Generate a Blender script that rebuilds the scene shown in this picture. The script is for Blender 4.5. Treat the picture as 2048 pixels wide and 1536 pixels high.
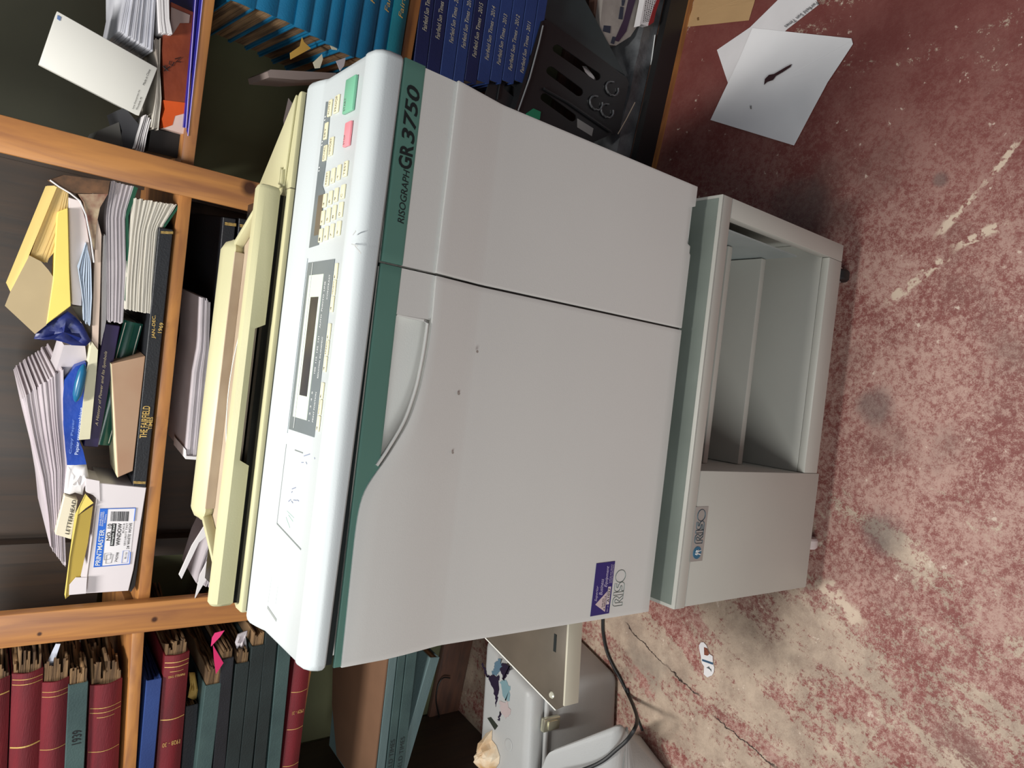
import bpy, bmesh, math, random
from mathutils import Vector, Matrix
random.seed(7)
for o in list(bpy.data.objects): bpy.data.objects.remove(o)
SC = bpy.context.scene
COL = SC.collection
# ---------------------------------------------------------------- camera
F = 1440.0
CP = Vector((0.35702429, -0.77958406, 0.96698339))
R = Matrix(((0.99320506, 0.07405064, 0.0897787), (0.11635526, -0.61678816, -0.77848174), (-0.00227263, 0.78363822, -0.6212133)))
# rows of R: portrait right, portrait down, forward. The phone was held sideways: photo right = portrait down, photo up = portrait right
pr_, pd_, fw_ = Vector(R[0]), Vector(R[1]), Vector(R[2])
cam = bpy.data.cameras.new('camera'); co = bpy.data.objects.new('camera', cam); COL.objects.link(co)
cx, cy, cz = pd_, pr_, -fw_
M = Matrix((cx, cy, cz)).transposed().to_4x4(); M.translation = CP
co.matrix_world = M
cam.sensor_fit = 'HORIZONTAL'; cam.sensor_width = 36.0; cam.lens = F / 2048 * 36.0
cam.clip_start = 0.02; cam.clip_end = 50
SC.camera = co
# ---------------------------------------------------------------- light
SC.view_settings.view_transform = 'Standard'; SC.view_settings.look = 'None'
SC.view_settings.gamma = 1.0; SC.view_settings.exposure = 0.2
try: SC.view_settings.use_curve_mapping = False
except Exception: pass
W = bpy.data.worlds.new('world'); SC.world = W; W.use_nodes = True
bg = W.node_tree.nodes['Background']; bg.inputs[0].default_value = (0.86, 0.9, 1.0, 1); bg.inputs[1].default_value = 0.16
def area(name, loc, target, sx, sy, energy, col=(1, 1, 1)):
    l = bpy.data.lights.new(name, 'AREA'); l.shape = 'RECTANGLE'; l.size = sx; l.size_y = sy; l.energy = energy; l.color = col
    o = bpy.data.objects.new(name, l); COL.objects.link(o); o.location = loc
    d = (Vector(target) - Vector(loc)).normalized()
    o.rotation_euler = d.to_track_quat('-Z', 'Y').to_euler()
    return o
area('ceiling_lamp', (0.05, 0.0, 2.2), (0.1, 0.03, 0.0), 0.6, 0.12, 40, (1.0, 0.98, 0.94))
area('window_light', (-1.3, -2.0, 1.55), (0.2, 0.5, 0.25), 1.5, 1.1, 38, (0.97, 1.0, 0.99))
# ---------------------------------------------------------------- pixel -> world
def ray(x, y):
    a, b = (1536 - y - 768) / F, (x - 1024) / F
    return pr_ * a + pd_ * b + fw_
def onz(x, y, z):
    d = ray(x, y); return CP + d * ((z - CP.z) / d.z)
def onp(x, y, P, n):
    d = ray(x, y); return CP + d * ((P - CP).dot(n) / d.dot(n))
FLOOR = -0.52
ANG = math.radians(-8)
SU = Vector((math.cos(ANG), math.sin(ANG), 0)); SN = Vector((-SU.y, SU.x, 0)); SP = Vector((.56, .6365, 0)); UPZ = Vector((0, 0, 1))
def S(u, d, z): return SP + SU * u + SN * d + UPZ * z
def SH(x, y, d=0.0): return onp(x, y, SP + SN * d, SN)
def uz(x, y, d=0.0):
    h = SH(x, y, d); return (h - SP).dot(SU), h.z
def FY(x, y, yy): return onp(x, y, Vector((0, yy, 0)), Vector((0, 1, 0)))
# ---------------------------------------------------------------- materials
def lin(c):
    return tuple(((v / 255) / 12.92 if v / 255 <= .04045 else ((v / 255 + .055) / 1.055) ** 2.4) for v in c)
MATS = {}
def mat(name, rgb, rough=.5, var=.06, scale=8, metal=0, bump=0, bscale=60, rgb2=None, stretch=(1, 1, 1), alpha=1, detail=4, spec=None, trans=0):
    if name in MATS: return MATS[name]
    m = bpy.data.materials.new(name); m.use_nodes = True; nt = m.node_tree; N = nt.nodes; L = nt.links
    b = N['Principled BSDF']; b.inputs['Roughness'].default_value = rough; b.inputs['Metallic'].default_value = metal
    if spec is not None: b.inputs['Specular IOR Level'].default_value = spec
    tc = N.new('ShaderNodeTexCoord'); mp = N.new('ShaderNodeMapping'); mp.inputs['Scale'].default_value = stretch
    L.new(tc.outputs['Object'], mp.inputs[0])
    nz = N.new('ShaderNodeTexNoise'); nz.inputs['Scale'].default_value = scale; nz.inputs['Detail'].default_value = detail
    L.new(mp.outputs[0], nz.inputs['Vector'])
    cr = N.new('ShaderNodeValToRGB'); c = lin(rgb)
    c2 = lin(rgb2) if rgb2 else tuple(max(0, v * (1 - 2.5 * var)) for v in c)
    c1 = c if rgb2 else tuple(min(1, v * (1 + var)) for v in c)
    cr.color_ramp.elements[0].position = .3; cr.color_ramp.elements[1].position = .7
    cr.color_ramp.elements[0].color = (*c2, 1); cr.color_ramp.elements[1].color = (*c1, 1)
    L.new(nz.outputs['Fac'], cr.inputs[0]); L.new(cr.outputs[0], b.inputs['Base Color'])
    if bump:
        n2 = N.new('ShaderNodeTexNoise'); n2.inputs['Scale'].default_value = bscale; n2.inputs['Detail'].default_value = 3
        L.new(mp.outputs[0], n2.inputs['Vector'])
        bp = N.new('ShaderNodeBump'); bp.inputs['Strength'].default_value = bump; bp.inputs['Distance'].default_value = .002
        L.new(n2.outputs['Fac'], bp.inputs['Height']); L.new(bp.outputs[0], b.inputs['Normal'])
    if alpha < 1: b.inputs['Alpha'].default_value = alpha
    if trans: b.inputs['Transmission Weight'].default_value = trans
    MATS[name] = m
    return m
def plain(name, rgb, rough=.5, metal=0, emit=0):
    return mat(name, rgb, rough, var=.02, scale=20, metal=metal, detail=1)
def wood(name, axis, knots=(), base=(206, 136, 56), dark=(158, 94, 36)):
    m = bpy.data.materials.new(name); m.use_nodes = True; nt = m.node_tree; N = nt.nodes; L = nt.links
    b = N['Principled BSDF']; b.inputs['Roughness'].default_value = .42
    geo = N.new('ShaderNodeNewGeometry')
    mp = N.new('ShaderNodeMapping'); st = {'x': (2.2, 30, 30), 'z': (30, 30, 2.2), 'y': (30, 2.2, 30)}[axis]; mp.inputs['Scale'].default_value = st
    L.new(geo.outputs['Position'], mp.inputs[0])
    n1 = N.new('ShaderNodeTexNoise'); n1.inputs['Scale'].default_value = 1.6; n1.inputs['Detail'].default_value = 6; n1.inputs['Distortion'].default_value = .6
    L.new(mp.outputs[0], n1.inputs['Vector'])
    cr = N.new('ShaderNodeValToRGB'); e = cr.color_ramp.elements
    e[0].position = .32; e[0].color = (*lin(dark), 1); e[1].position = .62; e[1].color = (*lin(base), 1)
    L.new(n1.outputs['Fac'], cr.inputs[0])
    n3 = N.new('ShaderNodeTexNoise'); n3.inputs['Scale'].default_value = 3; L.new(geo.outputs['Position'], n3.inputs['Vector'])
    mx0 = N.new('ShaderNodeMixRGB'); mx0.blend_type = 'MULTIPLY'; mx0.inputs[0].default_value = .55
    L.new(cr.outputs[0], mx0.inputs[1]); L.new(n3.outputs['Fac'], mx0.inputs[2])
    g = N.new('ShaderNodeBrightContrast'); g.inputs['Bright'].default_value = .03
    L.new(mx0.outputs[0], g.inputs[0]); out = g.outputs[0]
    for (kp, r) in knots:
        vm = N.new('ShaderNodeVectorMath'); vm.operation = 'DISTANCE'; vm.inputs[1].default_value = kp
        L.new(geo.outputs['Position'], vm.inputs[0])
        mr = N.new('ShaderNodeMapRange'); mr.inputs['From Min'].default_value = r * .45; mr.inputs['From Max'].default_value = r; L.new(vm.outputs['Value'], mr.inputs[0])
        mx = N.new('ShaderNodeMixRGB'); mx.inputs[1].default_value = (*lin((66, 34, 16)), 1)
        L.new(mr.outputs[0], mx.inputs[0]); L.new(out, mx.inputs[2]); out = mx.outputs[0]
    L.new(out, b.inputs['Base Color'])
    bp = N.new('ShaderNodeBump'); bp.inputs['Strength'].default_value = .15; bp.inputs['Distance'].default_value = .002
    L.new(n1.outputs['Fac'], bp.inputs['Height']); L.new(bp.outputs[0], b.inputs['Normal'])
    return m
# ---------------------------------------------------------------- mesh kit
class MB:
    def __init__(s): s.bm = bmesh.new()
    def hexa(s, p):   # 8 points: bottom ring 0-3, top ring 4-7
        v = [s.bm.verts.new(q) for q in p]
        for f in ((3, 2, 1, 0), (4, 5, 6, 7), (0, 1, 5, 4), (1, 2, 6, 5), (2, 3, 7, 6), (3, 0, 4, 7)): s.bm.faces.new([v[i] for i in f])
        return s
    def box(s, x0, x1, y0, y1, z0, z1):
        return s.hexa([(x0, y0, z0), (x1, y0, z0), (x1, y1, z0), (x0, y1, z0), (x0, y0, z1), (x1, y0, z1), (x1, y1, z1), (x0, y1, z1)])
    def sbox(s, u0, u1, d0, d1, z0, z1, dz=0):  # box in the shelf frame; dz = extra z at u1
        return s.hexa([S(u0, d0, z0), S(u1, d0, z0 + dz), S(u1, d1, z0 + dz), S(u0, d1, z0), S(u0, d0, z1), S(u1, d0, z1 + dz), S(u1, d1, z1 + dz), S(u0, d1, z1)])
    def loft(s, rings, cap=True, closed=True):
        vs = [[s.bm.verts.new(p) for p in r] for r in rings]; n = len(vs[0])
        for a, b in zip(vs, vs[1:]):
            for i in range(n if closed else n - 1):
                j = (i + 1) % n
                try: s.bm.faces.new([a[i], a[j], b[j], b[i]])
                except ValueError: pass
        if cap and closed:
            s.bm.faces.new(vs[0][::-1]); s.bm.faces.new(vs[-1])
        return s
    def ext(s, pts, vec):
        pts = [Vector(p) for p in pts]; vec = Vector(vec)
        return s.loft([pts, [p + vec for p in pts]])
    def face(s, pts):
        s.bm.faces.new([s.bm.verts.new(p) for p in pts]); return s
    def tube(s, path, r, n=10):
        path = [Vector(p) for p in path]; rings = []; up = Vector((0.13, 0.21, .97))
        for i, p in enumerate(path):
            t = (path[min(i + 1, len(path) - 1)] - path[max(i - 1, 0)]).normalized()
            a = t.cross(up).normalized(); b = t.cross(a)
            rr = r[i] if isinstance(r, (list, tuple)) else r
            rings.append([p + (a * math.cos(2 * math.pi * k / n) + b * math.sin(2 * math.pi * k / n)) * rr for k in range(n)])
        return s.loft(rings)
    def lathe(s, prof, c, ax='z', n=28):
        c = Vector(c); rings = []
        for r, h in prof:
            ring = []
            for k in range(n):
                a = 2 * math.pi * k / n; x, y = r * math.cos(a), r * math.sin(a)
                ring.append(c + (Vector((x, y, h)) if ax == 'z' else Vector((h, x, y)) if ax == 'x' else Vector((x, h, y))))
            rings.append(ring)
        return s.loft(rings)
    def build(s, name, m, parent=None, bevel=0, seg=2, ang=30, smooth=True, solid=0, sub=0):
        bmesh.ops.recalc_face_normals(s.bm, faces=s.bm.faces)
        if bevel:
            ed = [e for e in s.bm.edges if len(e.link_faces) == 2 and e.calc_face_angle(0) > math.radians(ang)]
            bmesh.ops.bevel(s.bm, geom=ed, offset=bevel, segments=seg, affect='EDGES', profile=.5, clamp_overlap=True)
        me = bpy.data.meshes.new(name); s.bm.to_mesh(me); s.bm.free()
        if smooth:
            me.polygons.foreach_set('use_smooth', [True] * len(me.polygons)); me.set_sharp_from_angle(angle=math.radians(35))
        me.materials.append(m)
        o = bpy.data.objects.new(name, me); COL.objects.link(o)
        if solid:
            md = o.modifiers.new('solid', 'SOLIDIFY'); md.thickness = solid; md.offset = 0
        if sub:
            md = o.modifiers.new('sub', 'SUBSURF'); md.levels = sub; md.render_levels = sub
        if parent is not None:
            o.parent = parent; o.matrix_parent_inverse = parent.matrix_world.inverted()
        return o
def tag(o, label=None, cat=None, group=None, kind=None):
    if label: o['label'] = label
    if cat: o['category'] = cat
    if group: o['group'] = group
    if kind: o['kind'] = kind
    return o
def thing(name, loc, label, cat, group=None, rot=None):
    o = bpy.data.objects.new(name, None); COL.objects.link(o); o.empty_display_size = .05
    mw = Matrix.Translation(Vector(loc)) if rot is None else rot.copy()
    if rot is not None: mw.translation = Vector(loc)
    o.matrix_world = mw
    return tag(o, label, cat, group)
def base_of(pts):
    c = sum((Vector(p) for p in pts), Vector()) / len(pts); c.z = min(Vector(p).z for p in pts); return c
FONT = None
def text(name, s, bl, br, tl, m, parent, off=.0006, bold=0, italic=0, ext=.0002, label=None):
    """string stretched onto the parallelogram bl-br-tl, lying just proud of the surface"""
    bl, br, tl = Vector(bl), Vector(br), Vector(tl)
    c = bpy.data.curves.new('t', 'FONT'); c.body = s; c.size = 1; c.offset = bold; c.shear = italic; c.resolution_u = 3
    to = bpy.data.objects.new('t', c); COL.objects.link(to)
    dg = bpy.context.evaluated_depsgraph_get(); dg.update()
    me = bpy.data.meshes.new_from_object(to.evaluated_get(dg)); bpy.data.objects.remove(to)
    xs = [v.co.x for v in me.vertices]; ys = [v.co.y for v in me.vertices]
    x0, x1, y0, y1 = min(xs), max(xs), min(ys), max(ys)
    n = (br - bl).cross(tl - bl).normalized()
    for v in me.vertices:
        a = (v.co.x - x0) / (x1 - x0 or 1); b = (v.co.y - y0) / (y1 - y0 or 1)
        v.co = bl + (br - bl) * a + (tl - bl) * b + n * off
    me.name = name; me.materials.clear(); me.materials.append(m)
    o = bpy.data.objects.new(name, me); COL.objects.link(o)
    o.parent = parent; o.matrix_parent_inverse = parent.matrix_world.inverted()
    if label: o['label'] = label
    return o
# ---------------------------------------------------------------- floor, wall
def floor_material():
    m = bpy.data.materials.new('worn_painted_concrete'); m.use_nodes = True; nt = m.node_tree; N = nt.nodes; L = nt.links
    b = N['Principled BSDF']; b.inputs['Roughness'].default_value = .55
    geo = N.new('ShaderNodeNewGeometry'); P = geo.outputs['Position']
    def noise(sc, det=5, rough=.6, dist=0, st=None, rot=0):
        src = P
        if st or rot:
            mr_ = N.new('ShaderNodeMapping'); mr_.inputs['Rotation'].default_value = (0, 0, rot); L.new(P, mr_.inputs[0])
            mp = N.new('ShaderNodeMapping'); mp.inputs['Scale'].default_value = st or (1, 1, 1)
            L.new(mr_.outputs[0], mp.inputs[0]); src = mp.outputs[0]
        n = N.new('ShaderNodeTexNoise'); n.inputs['Scale'].default_value = sc; n.inputs['Detail'].default_value = det
        n.inputs['Roughness'].default_value = rough; n.inputs['Distortion'].default_value = dist
        L.new(src, n.inputs['Vector']); return n.outputs['Fac']
    def math_(op, a, bb, c=None, clamp=False):
        n = N.new('ShaderNodeMath'); n.operation = op; n.use_clamp = clamp
        for i, v in enumerate((a, bb, c)):
            if v is None: continue
            if isinstance(v, (int, float)): n.inputs[i].default_value = v
            else: L.new(v, n.inputs[i])
        return n.outputs[0]
    def ramp(v, a, bb):
        n = N.new('ShaderNodeMapRange'); n.inputs['From Min'].default_value = a; n.inputs['From Max'].default_value = bb
        n.interpolation_type = 'SMOOTHSTEP'; L.new(v, n.inputs[0]); return n.outputs[0]
    def mix(f, a, bb):
        n = N.new('ShaderNodeMixRGB')
        if isinstance(f, (int, float)): n.inputs[0].default_value = f
        else: L.new(f, n.inputs[0])
        for i, v in ((1, a), (2, bb)):
            if isinstance(v, tuple): n.inputs[i].default_value = (*lin(v), 1)
            else: L.new(v, n.inputs[i])
        return n.outputs[0]
    sx = N.new('ShaderNodeSeparateXYZ'); L.new(P, sx.inputs[0]); X, Y = sx.outputs[0], sx.outputs[1]
    big = noise(2.6, 4, .5, .3); med = noise(11, 8, .7, .3); fine = noise(90, 7, .8); grit = noise(420, 4, .85)
    streak = noise(10, 8, .72, .3, (1, .28, 1), FL_ROT)
    # how worn: more to the left and near the viewer
    wearx = ramp(X, .62, -.35)
    wear = math_('ADD', math_('MULTIPLY', big, .34), math_('MULTIPLY', wearx, .13))
    wear = math_('ADD', wear, math_('MULTIPLY', streak, .62))
    wear = math_('ADD', wear, math_('MULTIPLY', math_('SUBTRACT', fine, .5), .36))
    wear = math_('ADD', wear, math_('MULTIPLY', math_('SUBTRACT', grit, .5), .12))
    bare = ramp(wear, .575, .62)
    red = mix(ramp(med, .35, .7), (128, 66, 60), (150, 92, 84))
    mott = math_('ADD', math_('MULTIPLY', fine, .5), math_('ADD', math_('MULTIPLY', grit, .35), math_('MULTIPLY', med, .25)))
    red = mix(math_('MULTIPLY', ramp(mott, .49, .62), ramp(X, 1.3, .6)), red, (190, 158, 144))
    red = mix(math_('MULTIPLY', ramp(mott, .50, .70), .35), red, (166, 112, 102))
    red = mix(math_('MULTIPLY', ramp(noise(4, 5), .5, .72), .55), red, (118, 92, 82))
    red = mix(math_('MULTIPLY', ramp(X, .6, 1.2), .6), red, (104, 48, 44))
    con = mix(ramp(med, .3, .75), (152, 130, 114), (204, 182, 160))
    con = mix(math_('MULTIPLY', ramp(grit, .45, .8), .4), con, (226, 210, 190))
    con = mix(math_('MULTIPLY', ramp(noise(5, 6), .55, .75), .5), con, (112, 104, 96))
    col = mix(bare, red, con)
    # sparse pale chips
    chips = ramp(noise(45, 6, .62, .1), .675, .70)
    col = mix(math_('MULTIPLY', chips, .8), col, (214, 194, 176))
    # scrapes and cracks along given floor lines
    def line(p0, p1, w, amp, sc):
        d = (p1 - p0); ln = d.length; d.normalize(); nrm = Vector((-d.y, d.x, 0))
        def dotp(v, k):
            return math_('ADD', math_('MULTIPLY', X, v.x), math_('ADD', math_('MULTIPLY', Y, v.y), -k))
        s_ = dotp(d, d.dot(p0)); t = dotp(nrm, nrm.dot(p0))
        t = math_('ADD', t, math_('MULTIPLY', math_('SUBTRACT', noise(sc, 5, .7), .5), amp))
        t = math_('ABSOLUTE', t, 0)
        inn = math_('MULTIPLY', ramp(s_, -.01, .02), ramp(s_, ln + .01, ln - .03))
        return math_('MULTIPLY', ramp(t, w, w * .5), inn)
    for a, c, w, amp, sc in SCRAPES:
        col = mix(math_('MULTIPLY', line(a, c, w, amp, sc), ramp(noise(60, 4), .42, .5)), col, (208, 186, 164))
    for a, c, w, amp, sc in CRACKS:
        col = mix(line(a, c, w, amp, sc), col, (52, 38, 32))
    for c, rx in STAINS:
        vm = N.new('ShaderNodeVectorMath'); vm.operation = 'DISTANCE'; vm.inputs[1].default_value = c; L.new(P, vm.inputs[0])
        dd = math_('ADD', vm.outputs['Value'], math_('MULTIPLY', math_('SUBTRACT', noise(14, 5), .5), rx * 1.2))
        col = mix(math_('MULTIPLY', ramp(dd, rx, rx * .3), .55), col, (92, 82, 78))
    L.new(col, b.inputs['Base Color'])
    bp = N.new('ShaderNodeBump'); bp.inputs['Strength'].default_value = .35; bp.inputs['Distance'].default_value = .003
    L.new(math_('SUBTRACT', fine, math_('MULTIPLY', bare, .3)), bp.inputs['Height']); L.new(bp.outputs[0], b.inputs['Normal'])
    return m
FP = lambda x, y: onz(x, y, FLOOR)
_d = (FP(1640, 1500) - FP(1280, 1180)); FL_ROT = -math.atan2(_d.y, _d.x) + math.pi / 2
CRACKS = [(FP(1250, 1245), FP(1335, 1335), .0022, .03, 30), (FP(1335, 1335), FP(1405, 1400), .0022, .03, 30), (FP(1425, 1428), FP(1560, 1545), .0022, .03, 26)]
SCRAPES = [(FP(2040, 278), FP(1960, 380), .006, .02, 40), (FP(1960, 380), FP(1868, 478), .0065, .02, 40), (FP(2015, 445), FP(1900, 500), .012, .03, 30), (FP(1900, 510), FP(1770, 610), .010, .04, 30),
           (FP(1910, 430), FP(1880, 470), .012, .02, 30), (FP(1640, 1160), FP(1730, 1260), .02, .05, 25)]
STAINS = [(FP(1760, 1060), .06), (FP(1880, 360), .02), (FP(1750, 810), .05), (FP(1600, 420), .10)]
fm = floor_material()
fo = MB().box(-4, 4.5, -3.5, 4, FLOOR - .06, FLOOR).build('floor', fm, smooth=False); fo['kind'] = 'structure'
WALLD = .37
wallm = mat('green_painted_wall', (96, 98, 70), .8, var=.08, scale=3, bump=.2, bscale=40)
wo = MB().sbox(-3.2, 3.2, WALLD, WALLD + .1, FLOOR, 2.2).build('wall_back', wallm, smooth=False); wo['kind'] = 'structure'
w_z = wood('pine_vertical', 'z', knots=((SH(500, 376, -.02), .020), (SH(309, 1239, -.02), .0075), (SH(79, 1268, -.02), .005)))
w_x = wood('pine_horizontal', 'x')
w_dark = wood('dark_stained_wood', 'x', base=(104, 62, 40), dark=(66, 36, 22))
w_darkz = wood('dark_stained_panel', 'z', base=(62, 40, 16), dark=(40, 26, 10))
bb = MB().sbox(-3.2, 3.2, WALLD - .02, WALLD - .001, FLOOR, -.402).build('baseboard_back', w_dark, bevel=.004); bb['kind'] = 'structure'
# ---------------------------------------------------------------- bookcase
bc = thing('bookcase', S(-.2, .15, FLOOR), 'large pine bookcase with open shelves along the back wall', 'bookcase')
# posts: one wide face board with the divider behind it
MB().sbox(.062, .118, -.02, .0, FLOOR + .0, 1.35).build('post', w_z, bc, bevel=.002)
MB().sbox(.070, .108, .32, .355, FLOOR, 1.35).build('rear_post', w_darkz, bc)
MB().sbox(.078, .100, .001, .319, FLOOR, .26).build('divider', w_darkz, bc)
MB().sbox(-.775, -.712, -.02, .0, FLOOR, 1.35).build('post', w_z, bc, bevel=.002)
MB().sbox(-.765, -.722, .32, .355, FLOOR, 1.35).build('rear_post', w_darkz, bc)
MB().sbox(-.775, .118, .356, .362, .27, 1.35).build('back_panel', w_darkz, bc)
MB().sbox(-1.40, -.776, .356, .362, .63, 1.35).build('back_panel', w_darkz, bc)  # added dark sheet over this bay's wall, standing in for shade
MB().sbox(.119, 1.3, .356, .362, .66, 1.35).build('back_panel', mat('shaded_olive_sheet', (46, 46, 32), .8), bc)  # added sheet: shade on the green wall put into a dark olive
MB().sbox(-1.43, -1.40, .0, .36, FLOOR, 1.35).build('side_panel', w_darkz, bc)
def boardq(name, L_, R_, d0=0.0, d1=.355, t=.021, m=None):  # board from two measured front-edge points (u, z of the top edge)
    (u0, z0), (u1, z1) = L_, R_
    mb = MB(); mb.sbox(u0, u1, d0, d1, z0 - t, z0, z1 - z0)
    return mb.build(name, m or w_x, bc, bevel=.0015)
zr = uz(370, 257)[1]
b1l, b1r = uz(273, 1218), uz(357, 393)
boardq('shelf_board', (-.731, b1l[1]), (.077, b1r[1]), t=.022)
b1k = uz(405, 0); boardq('shelf_board', (.101, uz(370, 270)[1]), (1.3, b1k[1] + .02), t=.022)
bl = uz(255, 1400); boardq('shelf_board', (-1.40, .578), (-.757, .629), t=.022)
boardq('shelf_board', (.101, uz(806, 112)[1] - .002), (1.3, uz(821, 0)[1] + .012), t=.024)
boardq('shelf_board', (-.731, .262), (.077, .268), d0=.05)
boardq('shelf_board', (-1.40, .208), (-.757, .222), d0=.07)
boardq('shelf_board', (.101, -.045), (1.3, -.04), d0=.05)
boardq('shelf_board', (.101, -.44), (1.3, -.44), d0=.02, d1=.355, t=.03, m=w_dark)
MB().sbox(.101, 1.3, -.004, .018, -.50, -.437).build('kick_panel', plain('black_laminate', (34, 33, 33), .4), bc)
MB().sbox(.05, 1.3, -.004, .02, FLOOR, -.501).build('kick_strip', w_x, bc)
# ---------------------------------------------------------------- books
PAGE = mat('aged_paper_edges', (150, 118, 82), .85, rgb2=(60, 42, 28), scale=14, stretch=(.4, .4, 9), bump=.5, bscale=90)
PAGEW = mat('paper_edges', (214, 208, 196), .8, var=.08, scale=16, stretch=(.3, .3, 12))
GOLD = plain('gold_lettering', (214, 178, 104), .4, .3)
SILV = plain('pale_gold_lettering', (196, 190, 170), .5)
INK = plain('black_ink', (18, 18, 20), .5)
def fbook(name, label, group, Rt, Rb, Lt, Lb, mc, end='R', ext=.25, wd=.30, d0=0.0, pages=PAGE, round_=.0, bands=(), ragged=0, pinset=.004, over=0, pout=0):
    """a bound volume lying flat, spine to the viewer. R/L = measured ends of the spine (photo px, top and bottom edges).
    end = which end is real; the other one runs on by ext."""
    a = [Vector((*uz(*q, d0), 0)) for q in (Rt, Rb, Lt, Lb)]
    mr, ml = (a[0] + a[1]) / 2, (a[2] + a[3]) / 2
    T = ((a[0] - a[1]).length + (a[2] - a[3]).length) / 2 * .97
    dx = (mr - ml); L_ = dx.length; dx.normalize(); th = math.atan2(dx.y, dx.x)
    if end == 'R': ml = ml - dx * ext
    elif end == 'L': mr = mr + dx * ext
    L_ = (mr - ml).length
    ax = SU * math.cos(th) + UPZ * math.sin(th); up = -SU * math.sin(th) + UPZ * math.cos(th)
    rot = Matrix((ax, SN, up)).transposed().to_4x4()
    org = S(ml.x, d0, ml.y)
    root = thing(name, org - up * T / 2, label, 'book', group, rot)
    g = lambda x, y, z: org + ax * x + SN * y + up * z
    h = T / 2; bt = .003
    # cover: two boards + spine
    mb = MB()
    n = 7; ring = []
    prof = []
    for k in range(n):
        t_ = math.pi * (k / (n - 1)); prof.append((round_ * (1 - math.sin(t_)) if round_ else 0, -h + T * k / (n - 1)))
    if round_:
        out = [(y, z) for y, z in prof]; inn = [(y + bt, z * .86) for y, z in prof[::-1]]
        pr2 = [(wd, -h)] + out + [(wd, h), (wd, h - bt)] + inn + [(wd, -h + bt)]
    else:
        pr2 = [(wd, -h), (0, -h), (0, h), (wd, h), (wd, h - bt), (bt, h - bt), (bt, -h + bt), (wd, -h + bt)]
    mb.loft([[g(0, y, z) for y, z in pr2], [g(L_, y, z) for y, z in pr2]])
    mb.build('cover', mc, root, bevel=.0012 if not round_ else 0, seg=1)
    # page block
    mb = MB(); nl = max(4, int(T / .004)) if ragged else 1
    ox0, ox1 = pinset, L_ - pinset
    if ragged:
        for k in range(nl):
            z0 = -h + bt + (T - 2 * bt) * k / nl; z1 = -h + bt + (T - 2 * bt) * (k + .96) / nl
            j = lambda: random.uniform(-.014, .010) * ragged
            xe = ox1 + pout if end == 'R' else ox1
            xs = ox0 - pout if end == 'L' else ox0
            m_ = 7; lo = []; hi = []
            for i in range(m_ + 1):
                y = max(round_, bt) + .002 + (wd - round_ - bt * 3) * i / m_
                e1 = (j() if end == 'R' else 0); lo.append((y, e1))
            pts = [(xs + (0 if end == 'R' else e), y) for y, e in lo][::-1] if end == 'L' else [(ox0, lo[-1][0]), (ox0, lo[0][0])]
            if end == 'R': pl = pts + [(xe + e, y) for y, e in lo]
            else: pl = pts + [(ox1, lo[0][0]), (ox1, lo[-1][0])]
            zz = random.uniform(-.0006, .0006)
            mb.loft([[g(x, y, z0 + zz) for x, y in pl], [g(x, y, z1 + zz) for x, y in pl]])
    else:
        mb.hexa([g(ox0, bt * 1.2, -h + bt), g(ox1, bt * 1.2, -h + bt), g(ox1, wd - .003, -h + bt), g(ox0, wd - .003, -h + bt),
                 g(ox0, bt * 1.2, h - bt), g(ox1, bt * 1.2, h - bt), g(ox1, wd - .003, h - bt), g(ox0, wd - .003, h - bt)])
    mb.build('pages', pages, root, smooth=False)
    for (bx, wdt, full) in bands:   # gilt rules across the spine, bx = distance from the real end
        x = L_ - bx if end == 'R' else bx
        mb = MB(); m_ = 8; f = .96 if full else .55
        r0 = []; r1 = []
        for k in range(m_ + 1):
            z = (-h + T * k / m_) * f
            y = (round_ * (1 - math.sin(math.pi * (z + h) / T)) if round_ else 0) - .0006
            r0.append(g(x, y, z)); r1.append(g(x + wdt, y, z))
        for k in range(m_): mb.face([r0[k], r0[k + 1], r1[k + 1], r1[k]])
        mb.build('gilt_rule', GOLD, root)
    root['_L'] = L_
    return root, g, L_, T
def scrub(o):
    if '_L' in o: del o['_L']
def spine_text(bk, s, x0, x1, z0, z1, m, y=-.0008, vert=False, bold=0, italic=0):
    root, g, L_, T = bk
    if vert:   # head of the letters towards the left, reading upwards
        text('title', s, g(x1, y, z0), g(x1, y, z1), g(x0, y, z0), m, root, 0, bold, italic)
    else:
        text('title', s, g(x0, y, z0), g(x1, y, z0), g(x0, y, z1), m, root, 0, bold, italic)
RED = mat('red_buckram', (112, 16, 28), .6, rgb2=(84, 12, 20), scale=10, bump=.3, bscale=300, stretch=(.4, 1, 3))
REDW = mat('worn_red_buckram', (118, 20, 32), .65, rgb2=(92, 16, 26), scale=14, bump=.4, bscale=200, stretch=(.3, 1, 3))
GRN = mat('grey_green_cloth', (66, 88, 86), .65, rgb2=(50, 70, 70), scale=12, bump=.3, bscale=300)
GRNL = mat('pale_grey_green_cloth', (98, 118, 118), .65, rgb2=(76, 96, 98), scale=9, bump=.3, bscale=300, stretch=(.4, 1, 3))
GRND = mat('dark_green_cloth', (32, 44, 44), .6, rgb2=(24, 34, 34), scale=12, bump=.3, bscale=300)
BLK = mat('black_cloth', (28, 30, 36), .55, rgb2=(20, 21, 26), scale=12, bump=.3, bscale=300)
BLU = mat('navy_blue_cloth', (40, 66, 126), .55, rgb2=(32, 54, 108), scale=10, bump=.2, bscale=300)
NAVY = mat('deep_navy_cloth', (22, 36, 84), .5, rgb2=(18, 30, 72), scale=10, bump=.2, bscale=300)
TEAL = mat('teal_blue_cloth', (12, 108, 148), .5, rgb2=(10, 92, 130), scale=10, bump=.2, bscale=300)
TEALG = mat('green_teal_cloth', (16, 110, 124), .5, rgb2=(12, 94, 108), scale=10, bump=.2, bscale=300)
LB = 'bound newspaper volumes lying flat in the left bay'
B = {}
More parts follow.
